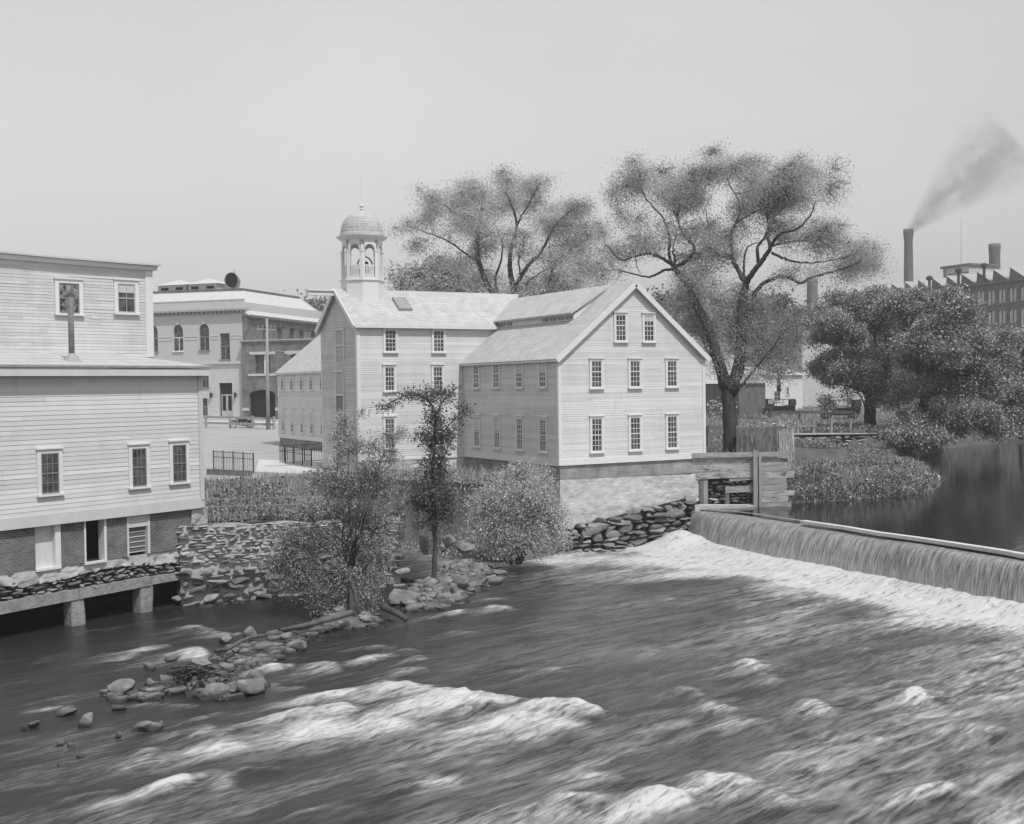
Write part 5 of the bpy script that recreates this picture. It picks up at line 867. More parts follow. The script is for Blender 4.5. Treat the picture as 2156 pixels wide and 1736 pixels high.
# ------------------------------------------------------------------ houses behind the trees
def house(name, x0, x1, ytop, ybase, D, label, m, ang=0., dep=9., gable=True, wins=(), roofm='shingle', rise=.3):
    a, c = atd(x0, ybase, D), atd(x1, ybase, D+ang); F = frame((a[0], a[1], 0), (c-a)[:2]); W_ = np.linalg.norm((c-a)[:2]); zt = atd(x0, ytop, D)[2]; zb = 3.2; t = thing(name, (*F(W_/2, 0, -dep/2)[:2], zb), label, 'house'); b = MB(); b.fbox(F, 0, W_, zb, zt, -dep, 0); b.build('wall', M[m], t); b = MB(); r = W_*rise
    if gable: b.prism([F(-.3, zt-.1, .35), F(W_+.3, zt-.1, .35), F(W_/2, zt+r, .35)], -F.N*(dep+.7))
    else: b.prism([F(-.3, zt-.05, .4), F(-.3, zt+r*.6, -dep/2), F(-.3, zt-.05, -dep-.4)], F.U*(W_+.6))
    b.build('roof', M[roofm], t)
    for x, y0, y1, w_ in wins:
        u = (atd(x, y0, D)[:2]-a[:2])@F.U[:2]; za, zc = atd(x, y1, D)[2], atd(x, y0, D)[2]; hw = w_*D/FPX/2; window(t, F, u-hw-.1, u+hw+.1, za-.1, zc+.1, 2, 1, 1, cas=.14)
    return t
house('frame_house', 1440, 1558, 735, 885, 150, 'tall white frame house seen between the white mill and the elm', 'paint', 6, 9, True, ((1497, 762, 790, 10), (1499, 822, 852, 12), (1540, 822, 850, 10)))
house('plank_barn', 1556, 1612, 806, 880, 142, 'small dark plank barn right behind the elm trunk', 'darkwood', 2, 7, True, (), 'slate', .35)
house('white_house', 1612, 1690, 790, 882, 166, 'low white house with square windows behind the black touring car', 'paint', 3, 10, False, ((1645, 824, 845, 18), (1676, 815, 832, 8)))
house('whitewashed_mill', 1690, 1830, 690, 880, 185, 'broad whitewashed factory wall glimpsed between elm and dark trees', 'lime', 5, 30, False, (), 'slate', .12)
house('pale_factory', 1655, 1768, 668, 800, 235, 'far pale factory roof line below the lone chimney', 'limestone', 0, 20, False, (), 'slate', .06)
def chimney(name, x, ytop, D, r0, r1, label, flare=1.15):
    t = atd(x, ytop, D); b = MB(); h = t[2]; prof = [(r0, 0), (r0*.8+r1*.2, h*.3), (r1, h*.93), (r1*flare, h*.975), (r1*flare, h), (r1*.8, h), (r1*.8, h-1)]
    c = thing(name, (t[0], t[1], 3), label, 'chimney'); b.lathe((t[0], t[1], 0), prof, 20, cap=False); b.build('shaft', M['chimbrick'], c, True); return t
M['chimbrick'] = mat('sooty_chimney_brick', .13, .9, .09, .18, .5, (1, 1, .4))
ch1 = chimney('factory_chimney', 1912.5, 483, 330, 1.75, 1.15, 'tall dark factory chimney with smoke at its top', 1.22)
chimney('factory_chimney', 2094, 514, 300, 1.9, 1.35, 'second factory chimney rising behind the saw tooth roof', 1.1); chimney('factory_chimney', 1710, 587, 262, 1.4, 1.2, 'grey chimney standing between the elm and the dark trees', 1.02)
# ------------------------------------------------------------------ brick factory with saw tooth roof
fa0, fa1 = atd(2107, 597, 230), atd(1992, 611, 245); fz = fa0[2]; FF = frame((fa0[0], fa0[1], 0), (fa0-fa1)[:2]); fac = thing('sawtooth_factory', (*FF(-20, 0, -10)[:2], 4), 'dark brick factory with saw tooth roof and tall arched windows', 'factory')
FB = brick_mat('factory_brick', FF.U, .11, .16, .17, (.5, .16), .01); bay = 2.95; hol = []; 
for i in range(-2, 17):
    for fl in range(4): u1_ = 4.2-i*bay; zt_ = fz-1.1-fl*4.1; hol.append((u1_-2.0, u1_, zt_-2.75, zt_, .35))
b = MB(); b.fbox(FF, -60, 12, 3, fz, -40, -.3); b.build('wall_core', M['dark'], fac); cutwall(FF, -60, 12, 3, fz, hol, FB, fac, 'brick_wall', .3, -.28)
for u0, u1, z0, z1, _ in hol[:36]:
    s = MB(); s.fbox(FF, (u0+u1)/2-.12, (u0+u1)/2+.12, z0, z1, -.22, -.1); o = s.build('factory_window', M['darkwood'], fac); g = MB(); g.fbox(FF, u0, u1, z0, z1, -.29, -.2); g.build('pane', M['shade'], o)  # panes get their glare from a pale colour, not from reflection
b = MB(); b.fbox(FF, -60, 12, fz, fz+.5, -.6, .6); b.build('eave_band', M['darkwood'], fac)
tw = 4.6; th_ = 2.5
for i in range(13):
    u1_ = 5.2-i*tw; b = MB(); b.prism([FF(u1_-tw, fz+.5, -1.5), FF(u1_, fz+.5, -1.5), FF(u1_-tw+.3, fz+.5+th_, -1.5)], -FF.N*34); b.build('roof_tooth', mat('sawtooth_gable_board', .13, .8) if i == 0 else bpy.data.materials['sawtooth_gable_board'], fac)
    b = MB(); b.hexa([FF(u1_+.02, fz+.52, -1.4), FF(u1_+.02, fz+.52, -36), FF(u1_-tw+.25, fz+.58+th_, -36), FF(u1_-tw+.25, fz+.58+th_, -1.4), FF(u1_+.05, fz+.62, -1.4), FF(u1_+.05, fz+.62, -36), FF(u1_-tw+.28, fz+.68+th_, -36), FF(u1_-tw+.28, fz+.68+th_, -1.4)]); b.build('roof_slope', M['tooth'], fac)
b = MB(); a = atd(1985, 590, 262); c = atd(2040, 590, 255); PH = frame((a[0], a[1], 0), (c-a)[:2]); pw_ = np.linalg.norm((c-a)[:2]); pz = atd(2000, 563, 258)[2]; b.fbox(PH, 0, pw_, fz+1, pz, -8, 0); o = b.build('roof_penthouse', M['palewall'], fac); b = MB(); b.fbox(PH, -.4, pw_+.4, pz, pz+.5, -8.4, .4); b.build('penthouse_roof', M['darkwood'], o); b = MB(); b.fbox(PH, 1.4, pw_, pz-1.5, pz-1.3, 0, .1); b.fbox(PH, .6, .9, fz+1, pz, 0, .1); b.build('pipe', M['darkwood'], o)
b = MB(); q = PH(pw_*.45, pz, -2); b.tube([q, q+UPZ*11], [.07, .03], 5); b.build('flagpole', M['steel'], fac)
for x, y, D in ((1957, 600, 248), (2018, 584, 240), (2072, 574, 236)): b = MB(); q = atd(x, y, D); b.tube([q-UPZ*3, q+UPZ*.9], .28, 8); b.lathe(q+UPZ*.9, [(.28, 0), (.7, .15), (.72, .7), (.3, 1.0)], 10); b.build('roof_ventilator', M['iron'], fac)
# ------------------------------------------------------------------ trees
f4 = lambda x, y: (1258+.2848*x, 299.6+.2848*y); f3 = lambda x, y: (793.8+.2432*x, 299.6+.2432*y); f5 = lambda x, y: (1617.6+.289*x, 584+.289*y); fA = lambda x, y: (419+.3235*x, 786+.3235*y); ident = lambda x, y: (x, y)
rng = np.random.default_rng(1); D = 67.
L4 = lambda *p: pxl(p, D, f4)
limbs = [(pxl([(1542, 958), (1539, 900), (1534, 850), (1528, 812)], D), .62, .5), (pxl([(1527, 818), (1513, 760), (1488, 690), (1455, 620), (1440, 590), (1417, 564)], D), .42, .24), (pxl([(1535, 825), (1556, 770), (1560, 700), (1562, 640), (1571, 600)], D), .45, .33),
    (L4((560, 930), (530, 840, .3), (530, 700, .6), (500, 600, 1), (470, 540, 1), (370, 430, 1.2), (320, 330, 1.2), (310, 220, 1)), .17, .04), (L4((560, 930), (640, 890, -.8), (710, 820, -1.2), (705, 760, -1), (640, 690, -.6), (600, 600, -.3), (575, 440, 0), (600, 290, .3)), .18, .04), (L4((560, 930), (575, 870, .8), (560, 800, 1.2), (590, 690, 1.5), (740, 610, 2)), .13, .03),
    (L4((545, 900), (480, 860, -.5), (390, 825, -1), (290, 840, -1.3), (170, 870, -1.8), (60, 760, -2)), .17, .05), (L4((550, 945), (500, 945, .5), (430, 980, 1), (350, 995, 1.4), (160, 950, 2), (40, 950, 2.3)), .14, .04), (L4((280, 840, -1.3), (290, 920, -1), (320, 975, -.5)), .05, .03),
    (L4((1100, 1040), (1150, 960, -.5), (1230, 860, -1), (1280, 770, -1.3), (1260, 700, -1.2), (1300, 570, -1), (1380, 470, -.8), (1400, 330, -.5)), .27, .05), (L4((1280, 770, -1.3), (1350, 680, -2), (1480, 640, -2.5), (1570, 550, -2.8), (1610, 440, -3)), .15, .04), (L4((1190, 900, -.6), (1185, 780, .5), (1240, 700, 1), (1260, 600, 1.3), (1230, 480, 1.6), (1150, 300, 2)), .16, .04),
    (L4((1095, 1045), (1040, 950, .8), (1000, 860, 1.2), (985, 690, 1.5), (1020, 600, 1.6), (1050, 520, 1.8), (1040, 430, 2), (970, 300, 2.2), (940, 180, 2.3)), .22, .04), (L4((1020, 600, 1.6), (1100, 550, 1.2), (1200, 490, .8), (1330, 340, .5), (1340, 200, .3)), .12, .03), (L4((985, 690, 1.5), (900, 700, 2), (820, 600, 2.4), (800, 480, 2.6)), .1, .03),
    (L4((1290, 820, -1), (1400, 870, -1.6), (1500, 890, -2), (1600, 890, -2.4), (1700, 880, -2.8), (1850, 850, -3.2)), .13, .04), (L4((1150, 1130), (1210, 1060, -.8), (1330, 1000, -1.5), (1440, 1010, -2), (1500, 1045, -2.3), (1580, 1000, -2.6), (1700, 970, -3), (1830, 930, -3.3), (1950, 880, -3.6)), .2, .05), (L4((1280, 770, -1.3), (1400, 740, -1.5), (1560, 720, -2), (1700, 600, -2.5)), .11, .03),
    (L4((1000, 860, 1.2), (900, 830, 2), (800, 760, 2.5)), .1, .03), (L4((1100, 1040), (1080, 930, 1.5), (1110, 780, 2.5), (1200, 740, 3)), .14, .04), (pxl([(1545, 835), (1580, 790, -1), (1620, 740, -1.6), (1650, 700, -2)], D), .13, .04), (pxl([(1525, 800), (1490, 740, 1.), (1470, 690, 1.5)], D), .12, .04)]
cl4 = [(300, 200, 160, 100), (200, 350, 100, 140), (480, 330, 190, 130), (620, 260, 120, 90), (250, 540, 140, 80), (120, 800, 140, 100), (60, 940, 80, 70), (640, 450, 150, 140), (820, 250, 140, 130), (1000, 190, 190, 115, 0, .85), (1250, 190, 210, 130, 0, .85), (1420, 300, 220, 180, 0, .75), (1600, 400, 190, 170, 0, .85), (1130, 620, 170, 90, 1, .5), (1500, 720, 150, 80, -1, .5), (1400, 950, 150, 60, -2, .5), (300, 760, 140, 60, -1, .6), (700, 880, 120, 60, 1, .6), (1600, 960, 120, 60, -3, .5), (1700, 590, 160, 140), (1300, 420, 240, 160), (950, 450, 190, 140), (850, 650, 150, 140), (900, 830, 190, 110), (760, 960, 120, 70), (1450, 600, 190, 100), (1900, 830, 190, 110), (2020, 870, 100, 80), (1840, 970, 140, 70), (1760, 730, 110, 70), (1950, 750, 90, 60), (500, 640, 120, 70), (380, 720, 140, 70), (1500, 180, 120, 80),
    (600, 1130, 130, 90, 0, 1.), (750, 1200, 170, 120, 1, 1.), (900, 1120, 170, 120, 1, 1.), (1050, 1150, 140, 120, 1, 1.), (1230, 1160, 120, 110, 0, 1.), (660, 1330, 170, 120, 1, 1.1), (880, 1340, 170, 140, 2, .9), (1120, 1400, 170, 140, 1, 1.1), (1290, 1350, 90, 110), (820, 1480, 120, 80, 1.5, .7), (1000, 1500, 110, 70, 1.5, .6)]
C = clp(cl4, D, f4, .2848, .3, rng)+clp([(1600, 745, 62, 45), (1645, 735, 55, 50), (1605, 800, 42, 25), (1575, 730, 40, 35), (1560, 690, 60, 40), (1640, 680, 45, 40), (1440, 812, 22, 14, 0, .6), (1520, 770, 30, 25, 0, .8)], D, ident, 1., 1.8, rng)
limbs = [(p_, a_*(.66 if a_ < .4 else .88), b_*.6) for p_, a_, b_ in limbs]
tree('elm_tree', 'tall spreading elm with heavy crooked limbs right of the white mill gable', 'tree', (*atd(1542, 958, D)[:2], 3.2), limbs, C, 'leaf_elm', 'bark', .044, 11, per=22, sig=.4, droop=.8, twig=.012, nt=8, shell=.55, grow=1.12, sub=4)
D = 86.; L3 = lambda *p: pxl(p, D, f3)
limbs = [(pxl([(1045, 790), (1043, 700), (1045, 618)], D), .5, .4), (pxl([(1095, 790), (1088, 700), (1083, 612)], D), .5, .42),
    (L3((1010, 1310), (940, 1200, .5), (885, 1050, 1), (870, 900, 1), (880, 770, 1.2), (910, 560, 1.4), (910, 440, 1.4)), .34, .06), (L3((1045, 1300), (1022, 1180, -.5), (1070, 1040, -1), (1085, 900, -1), (1050, 780, -.8)), .17, .05), (L3((1185, 1280), (1150, 1100), (1160, 930), (1210, 720, -.4), (1160, 540, -.6), (1100, 410, -.8)), .33, .05), (L3((1210, 720, -.4), (1250, 640, -.8), (1350, 470, -1), (1400, 360, -1)), .12, .04), (L3((1195, 1260), (1290, 1090, -.6), (1420, 950, -1.2), (1500, 800, -1.6), (1570, 690, -1.8), (1750, 540, -2)), .24, .05),
    (L3((1250, 1260), (1400, 1140, .8), (1590, 1040, 1.3), (1760, 980, 2)), .1, .04), (L3((1370, 1340), (1550, 1260, .5), (1700, 1170, 1)), .09, .03), (L3((880, 1050, 1), (760, 960, 1.5), (600, 850, 2), (420, 780, 2.5), (240, 720, 3)), .13, .04), (L3((880, 800, 1.2), (760, 700, .5), (600, 560, 0), (430, 470, -.5)), .13, .04), (L3((1240, 1150), (1230, 1000, -1), (1280, 850, -1.5), (1240, 780, -1.6)), .1, .04), (L3((1480, 1250, -1), (1510, 1100, -1.4), (1490, 930, -1.6), (1500, 830, -1.8)), .08, .04)]
cl3 = [(1080, 330, 150, 80), (930, 400, 160, 100), (1250, 370, 170, 90), (1420, 360, 110, 90), (620, 500, 140, 90), (450, 500, 120, 80), (780, 480, 160, 100), (560, 620, 180, 80), (850, 620, 190, 100), (1050, 560, 140, 100), (1300, 560, 140, 90), (1600, 600, 180, 90), (1780, 550, 110, 90), (1700, 720, 200, 100), (1500, 740, 160, 100), (1850, 830, 110, 110), (1700, 880, 160, 100), (250, 720, 120, 50), (400, 850, 90, 70), (700, 770, 180, 80), (1000, 760, 130, 80), (1230, 800, 130, 90), (870, 900, 130, 110), (1430, 960, 130, 90), (1650, 1030, 180, 90), (1850, 1060, 110, 110), (600, 1050, 140, 60), (900, 1180, 140, 100), (1300, 1180, 110, 80), (1500, 1160, 120, 90), (1700, 1200, 150, 80), (1500, 1300, 130, 70), (1250, 1330, 120, 70), (1400, 1380, 120, 60), (1080, 1240, 90, 60), (1750, 1260, 140, 50)]
limbs = [(p_, a_*.7, b_*.6) for p_, a_, b_ in limbs]
tree('elm_tree', 'pale wide elm rising behind the roof ridge of the white mill', 'tree', (*atd(1070, 800, D)[:2], 3.2), limbs, clp(cl3, D, f3, .2432, .25, rng), 'leaf_elm2', 'bark', .056, 12, per=22, sig=.5, twig=.014, nt=8, droop=.5, shell=.55, grow=1.1, sub=4)
D = 95.
tree('bushy_tree', 'dark rounded tree top just right of the belfry behind the roof', 'tree', (*atd(925, 800, D)[:2], 3.2), [(pxl([(925, 800), (922, 640), (915, 590)], D), .3, .08), (pxl([(925, 700), (880, 620), (860, 590)], D), .15, .05), (pxl([(925, 700), (960, 620), (975, 590)], D), .15, .05)], clp([(885, 585, 50, 30), (935, 575, 45, 35), (970, 590, 40, 25), (915, 610, 60, 25), (850, 600, 35, 20, 0, .6), (830, 580, 25, 20, 0, .4), (925, 545, 25, 15, 0, .6), (1000, 605, 35, 18)], D, ident, 1., 1.9, rng), 'leaf_elm', 'bark', .14, 13, per=30, sig=.55)
D = 103.; L5 = lambda *p: pxl(p, D, f5)
tree('maple_tree', 'dark round maple with bare trunk behind the post fence', 'tree', (*atd(1835, 906, D)[:2], 3.4), [(L5((745, 1115), (743, 980), (745, 880), (755, 740)), .55, .42), (L5((755, 760), (760, 640), (780, 480), (760, 300)), .3, .06), (L5((750, 820), (650, 700, -1), (560, 560, -1.6), (450, 420, -2)), .22, .05), (L5((755, 780), (860, 640, 1), (920, 500, 1.5), (900, 350, 2)), .22, .05), (L5((720, 1000), (690, 900, -2), (650, 840, -2.5)), .1, .05), (L5((745, 860), (600, 800, -2), (480, 780, -3)), .13, .04)],
    clp([(400, 270, 180, 100), (560, 170, 170, 90), (750, 190, 190, 110), (370, 430, 130, 90), (600, 400, 190, 120, -3), (830, 380, 170, 120), (480, 600, 160, 110), (700, 600, 170, 110, -3), (500, 750, 130, 90), (640, 730, 120, 80), (850, 700, 120, 110), (430, 880, 60, 60, -3, .6), (800, 830, 100, 70), (290, 320, 70, 60), (560, 880, 60, 40, -2, .5)], D, f5, .289, .45, rng), 'leaf_dark', 'bark', .1, 14, per=46, sig=.36, sub=4, grow=1.1, droop=.35)
D = 96.
tree('maple_tree', 'broad dark tree leaning over the pond edge at the right', 'tree', (*atd(1950, 930, D)[:2], 2.6), [(L5((1120, 1150), (1130, 1000), (1155, 830), (1190, 650)), .5, .34), (L5((1190, 660), (1230, 500), (1200, 330)), .25, .06), (L5((1160, 800), (1050, 620, 1), (980, 450, 1.5)), .2, .05), (L5((1180, 700), (1320, 560, -1), (1450, 420, -1.6)), .22, .05), (L5((1140, 1060), (1230, 1020, -1), (1300, 930, -2), (1330, 850, -2)), .12, .05), (L5((1190, 680), (1400, 700, -2), (1600, 680, -3)), .18, .05)],
    clp([(950, 150, 140, 80), (1150, 140, 170, 90), (1380, 170, 140, 80), (1050, 320, 170, 120), (1280, 320, 190, 120, -3), (1480, 330, 140, 140), (1200, 540, 190, 120, -3), (1450, 560, 190, 140), (1610, 480, 110, 140), (1000, 560, 140, 120), (1600, 700, 140, 140), (1350, 770, 170, 110), (1560, 900, 130, 110), (1050, 770, 110, 100), (1430, 1000, 170, 60, 0, .7), (1600, 1040, 100, 70), (1720, 600, 120, 160), (1760, 850, 130, 150), (1800, 1020, 110, 80), (1250, 1090, 90, 40, -1, .7), (1400, 1090, 110, 50, -1, .8), (1550, 1110, 120, 45, -1, .9), (1720, 1110, 120, 50, -1, .9), (950, 880, 90, 60, 1, .7), (1000, 990, 60, 50, 1, .5), (1160, 960, 90, 70, -1, .7), (1290, 1000, 110, 60, -1, .8), (1180, 1120, 80, 40, -2, .6)], D, f5, .289, .42, rng), 'leaf_dark', 'bark', .1, 15, per=46, sig=.36, sub=4, grow=1.1, droop=.4)
D = 92.
tree('ivy_stump', 'stump overgrown with pale ivy standing in the pond edge', 'stump', (*atd(1925, 945, D)[:2], 1.5), [(L5((1040, 1250), (1045, 1150), (1055, 1050)), .35, .2)], clp([(1050, 1000, 40, 60), (1060, 1090, 55, 60), (1075, 1170, 65, 60), (960, 1170, 60, 50), (1160, 1180, 70, 45), (1250, 1185, 90, 35), (880, 1150, 60, 40)], D, f5, .289, .5, rng), 'leaf_willow', 'bark', .13, 16, per=20, sig=.25)
for x, yb, yt, rw, D, lab, sd_ in ((655, 700, 622, 30, 250, 'far grey tree over the roof end of the public hall', 21), (690, 705, 640, 22, 245, 'small far tree touching the hoist beam of the mill', 22), (1640, 800, 600, 45, 128, 'pale tree behind the elm in front of the lone chimney', 23), (1395, 800, 610, 40, 118, 'light tree just behind the right roof slope of the mill', 24), (2010, 900, 700, 70, 120, 'dark tree crown behind the pond edge tree', 25), (2150, 900, 690, 70, 112, 'dark tree at the right rim beside the brick factory', 26), (1517, 888, 850, 14, 140, 'small street sapling left of the elm trunk', 27)):
    n = max(2, int((yb-yt)/45)); D_ = float(D)
    tree('roadside_tree' if D > 200 else 'shade_tree', lab, 'tree', (*atd(x, yb, D_)[:2], 3.3), [(pxl([(x, yb+25), (x, yb-10), (x+rw*.1, (yb+yt)/2), (x, yt+15)], D_), .25, .05)], clp([(x+rng.uniform(-.5, .5)*rw, yt+rw*.4+(yb-yt-rw*.6)*rng.uniform(0, .75), rw*.6, rw*.5) for _ in range(7)], D_, ident, 1., .55 if D > 200 else 1.1, rng), 'leaf_far' if D > 200 or x in (1395, 1640) else 'leaf_dark', 'bark', .0011*D_*1.4, sd_, per=30, sig=.007*D_)
# ------------------------------------------------------------------ foreground shrubs
D = 39.3; base = np.array([*wet(742, 1312), .15]); LA = lambda *p: pxl(p, D, fA); stump = atd(737, 1205, D+.1); limbs = [([base-UPZ*.3, base+UPZ*.6+R0*.05, stump], .17, .1), ([base+R0*.25-UPZ*.2, base+UPZ*.8+R0*.1, stump], .08, .06)]
for e in ((950, 330, 1.2), (1010, 480, .6), (900, 560, .2), (1250, 420, 1.6), (1150, 500, 1.), (1300, 400, 2), (800, 700, -.3), (1080, 700, 0), (700, 900, -.6), (620, 1080, -.8), (500, 1250, -.6), (560, 1350, -1), (1200, 1000, .6), (1100, 900, .3), (780, 1100, -.4), (1230, 620, 1.3), (960, 780, .5)):
    q = np.array(fA(e[0], e[1])); tip = atd(q[0], q[1], D+e[2]); mid = base+(tip-base)*.45+np.array([0, 0, .18*np.linalg.norm(tip-base)])-(tip-base)*np.array([.12, .12, 0]); limbs.append(([stump+rng.normal(0, .07, 3), (stump+mid)/2+rng.normal(0, .1, 3), mid+rng.normal(0, .2, 3), (mid+tip)/2+rng.normal(0, .12, 3), tip], rng.uniform(.03, .055), .008))
cA = [(950, 330, 60, 100, 1.2, .8), (1010, 480, 90, 80, .6, .8), (1120, 480, 70, 80, 1., .6), (880, 420, 50, 80, .8, .5), (560, 1200, 90, 70, -.8, .5), (1060, 260, 40, 60, 1.5, .4), (900, 560, 60, 70, .2, .6), (1250, 420, 80, 70, 1.6, .5), (1100, 620, 120, 90, .5, .8), (1250, 560, 80, 70, 1.3, .7), (1320, 390, 40, 60, 2, .5), (800, 700, 120, 70, -.3, .9), (950, 750, 140, 100, .3), (1150, 760, 140, 100, .6), (700, 900, 120, 80, -.6), (900, 920, 140, 100, 0), (1080, 930, 140, 110, .3), (1230, 980, 100, 80, .6, .8), (600, 1080, 120, 100, -.8), (780, 1100, 140, 100, -.4), (950, 1120, 120, 100, 0), (1120, 1130, 140, 100, .3), (500, 1250, 110, 80, -.6), (680, 1290, 140, 100, -.7), (900, 1330, 150, 110, -.5), (1090, 1350, 140, 100, -.2), (1190, 1250, 70, 80, .4, .8), (620, 1400, 100, 50, -.9), (800, 1480, 140, 80, -.8), (950, 1500, 130, 80, -.6), (1090, 1480, 110, 80, -.4), (850, 1570, 100, 40, -.9, .7)]
tree('willow_shrub', 'large ragged willow shrub rising from a stony islet in the river', 'shrub', base, limbs, clp(cA, D, fA, .3235, .2, rng, jit=.12), 'leaf_willow', 'bark', .043, 31, per=24, sig=.13, asp=.34, twig=.008, droop=.2, wob=.05)
D = 44.2; base = np.array([*atz(912, 1226, .3)[:2], .2])
tree('slim_sapling', 'slim dark sapling with an arching top before the mill wing', 'tree', base, [(pxl([(912, 1230), (916, 1150), (914, 1080), (912, 960), (916, 890), (908, 852), (890, 836), (862, 832), (830, 845), (800, 866)], D), .1, .012), (pxl([(914, 900), (925, 860), (940, 835), (960, 820)], D), .035, .01), (pxl([(914, 1000), (935, 960), (950, 930)], D), .03, .01), (pxl([(914, 1090), (890, 1070), (872, 1062)], D), .03, .01), (pxl([(913, 1110), (935, 1085), (955, 1070)], D), .03, .01), (pxl([(914, 930), (950, 890), (980, 860)], D), .03, .008), (pxl([(912, 960), (895, 925), (880, 905)], D), .03, .008)],
    clp([(905, 838, 36, 18), (862, 832, 36, 12), (812, 856, 28, 9), (942, 826, 28, 16, 0, .7), (912, 812, 16, 10, 0, .6), (916, 880, 32, 25), (900, 925, 30, 26), (938, 920, 28, 30), (915, 975, 30, 28), (900, 1020, 36, 28), (934, 1040, 36, 30), (884, 1062, 34, 22, 0, .8), (940, 1085, 32, 22, 0, .8), (905, 1105, 36, 14, 0, .8), (925, 1000, 26, 26), (975, 858, 28, 18, 0, .7), (965, 890, 20, 16, 0, .7), (915, 1050, 34, 24), (920, 950, 22, 22)], D, ident, 1., .95, rng, jit=.06), 'leaf_sap', 'bark', .047, 32, per=20, sig=.15, twig=.008, wob=.03)
D = 48.; base = np.array([*atz(1092, 1178, .3)[:2], .1])
limbs = [([base+rng.normal(0, .15, 3)*np.array([1, 1, 0]), (base+atd(x, y, D+o))/2+np.array([0, 0, .5]), atd(x, y, D+o)], .05, .012) for x, y, o in ((1040, 1060, 0), (1090, 1000, .6), (1150, 1060, 0), (1110, 1100, -.8), (1170, 1110, -.3), (1020, 1110, -.2), (1100, 980, .8), (1060, 1020, .5))]
tree('round_bush', 'pale rounded bush spilling over the water below the mill corner', 'bush', base, limbs, clp([(1095, 1008, 55, 32, .5), (1045, 1058, 58, 46, 0), (1110, 1058, 68, 55, -.4), (1158, 1082, 42, 46, 0), (1060, 1125, 66, 40, -.7), (1130, 1135, 66, 38, -.8), (1005, 1120, 38, 28, -.3), (1100, 985, 40, 16, .6, .7), (1175, 1130, 28, 36, -.3), (1090, 1160, 80, 16, -1), (1150, 1005, 25, 25, .4, .6), (1010, 1075, 30, 28, 0, .7)], D, ident, 1., 2.6, rng, jit=.06), 'leaf_light', 'bark', .045, 33, per=30, sig=.16, asp=.42, twig=.008)
def scatter(poly, n, sd_, hz=0., zfun=None):
    r = np.random.default_rng(sd_); P = np.array(poly, float); out = np.zeros((0, 2)); lo, hi = P.min(0), P.max(0)
    while len(out) < n: q = r.uniform(lo, hi, (n*2, 2)); out = np.vstack([out, q[poly_sd(q[:, 0], q[:, 1], poly) > 0]])
    out = out[:n]; z = ground_z(out[:, 0], out[:, 1]) if zfun is None else zfun(out[:, 0], out[:, 1]); return np.column_stack([out, z+hz*r.random(n)**1.3])
def stuffleaf(name, polys, n, h, size, m, label, sd_, blades=0, bh=.5, zfun=None, clumpy=.5):
    r = np.random.default_rng(sd_); P = np.vstack([scatter(p, int(n*f), sd_+i, 0, zfun) for i, (p, f) in enumerate(polys)]); hh = h*np.clip(fbm(P[:, 0], P[:, 1], sd_, .9, 3)*1.9-clumpy*.6, .08, 1.3); P[:, 2] += hh*r.random(len(P))**.7
    o = leafmesh(P, size, r, name, M[m], None, up=.6, loc=P.mean(0)); tag(o, label, 'undergrowth', kind='stuff')
    if blades: 
        G = np.vstack([scatter(p, int(blades*f), sd_+40+i, 0, zfun) for i, (p, f) in enumerate(polys)]); o2 = grasspts(G, r, bh, .022, 'tall_grass', M['grass'], None, loc=G.mean(0)); tag(o2, label.replace('leafy weeds', 'tall grass blades'), 'grass', kind='stuff')
    return o
HEDGE = [(9.5, 43.2), (11, 42.1), (17.4, 42.2), (19.5, 47), (20.3, 51.5), (17.5, 55.5), (13.5, 56.5), (11.5, 52)]
stuffleaf('bank_weeds', [(HEDGE, 1.)], 34000, .7, .07, 'weed', 'leafy weeds filling the bank above the mortared rubble wall', 61, 2500, .45, clumpy=1.05)
SL = [(14.2, 41.6), (17.3, 42.6), (19, 49.5), (21.4, 50.2), (22.4, 46.2), (24, 43.6), (27.3, 45.2), (27.5, 54), (18, 54.2), (15, 46)]
stuffleaf('slope_weeds', [(SL, 1.)], 30000, .6, .065, 'leaf_willow', 'leafy weeds on the slope below the mill wing', 62, 2500, .5, clumpy=.9)
ISL = [(40.4, 43.9), (44.5, 43.0), (49.5, 43.3), (53.5, 46.0), (56.6, 48.6), (54, 52), (48, 54), (41, 52.5), (38.6, 47)]
stuffleaf('islet_thicket', [(ISL, 1.)], 60000, 1.05, .075, 'weed', 'leafy weeds of the low thicket beside the sluice gate', 63, 4000, .8, clumpy=.45)
FB_ = [(58, 60), (66.5, 62.8), (73, 66.6), (79, 68.2), (84, 72), (95, 75), (104, 83), (108, 90), (80, 80), (60, 72), (50, 62)]
stuffleaf('far_bank_weeds', [(FB_, 1.)], 30000, .55, .09, 'weed', 'leafy weeds along the far bank of the pond', 64, 0)
BSH = [(76.5, 66.9), (79, 67.7), (84, 71.2), (95, 74.2), (104, 82), (160, 92), (165, 97), (104, 87), (94, 78), (83, 75), (77.5, 71)]
stuffleaf('bank_shrubs', [(BSH, 1.)], 42000, 2.6, .12, 'leaf_dark', 'dark leafy weeds and shrubs hanging over the far pond edge', 66, 0, clumpy=.35)
LOWB = [(54, 54), (60, 60), (67, 63), (76, 67.3), (75, 69), (68.5, 74), (58, 72), (53, 62)]
stuffleaf('low_bank_weeds', [(LOWB, 1.)], 26000, .6, .085, 'weed', 'leafy weeds before the low stone bank wall', 67, 3000, .5, clumpy=.4)
GR = [(37, 47), (60, 60), (100, 90), (140, 130), (150, 200), (60, 130), (40, 80)]
G = scatter(GR, 26000, 71); tag(grasspts(G, np.random.default_rng(3), .28, .05, 'bank_grass', M['grass'], None, G.mean(0)), 'short rough grass of the far bank around the elm and post fence', 'grass', kind='stuff')
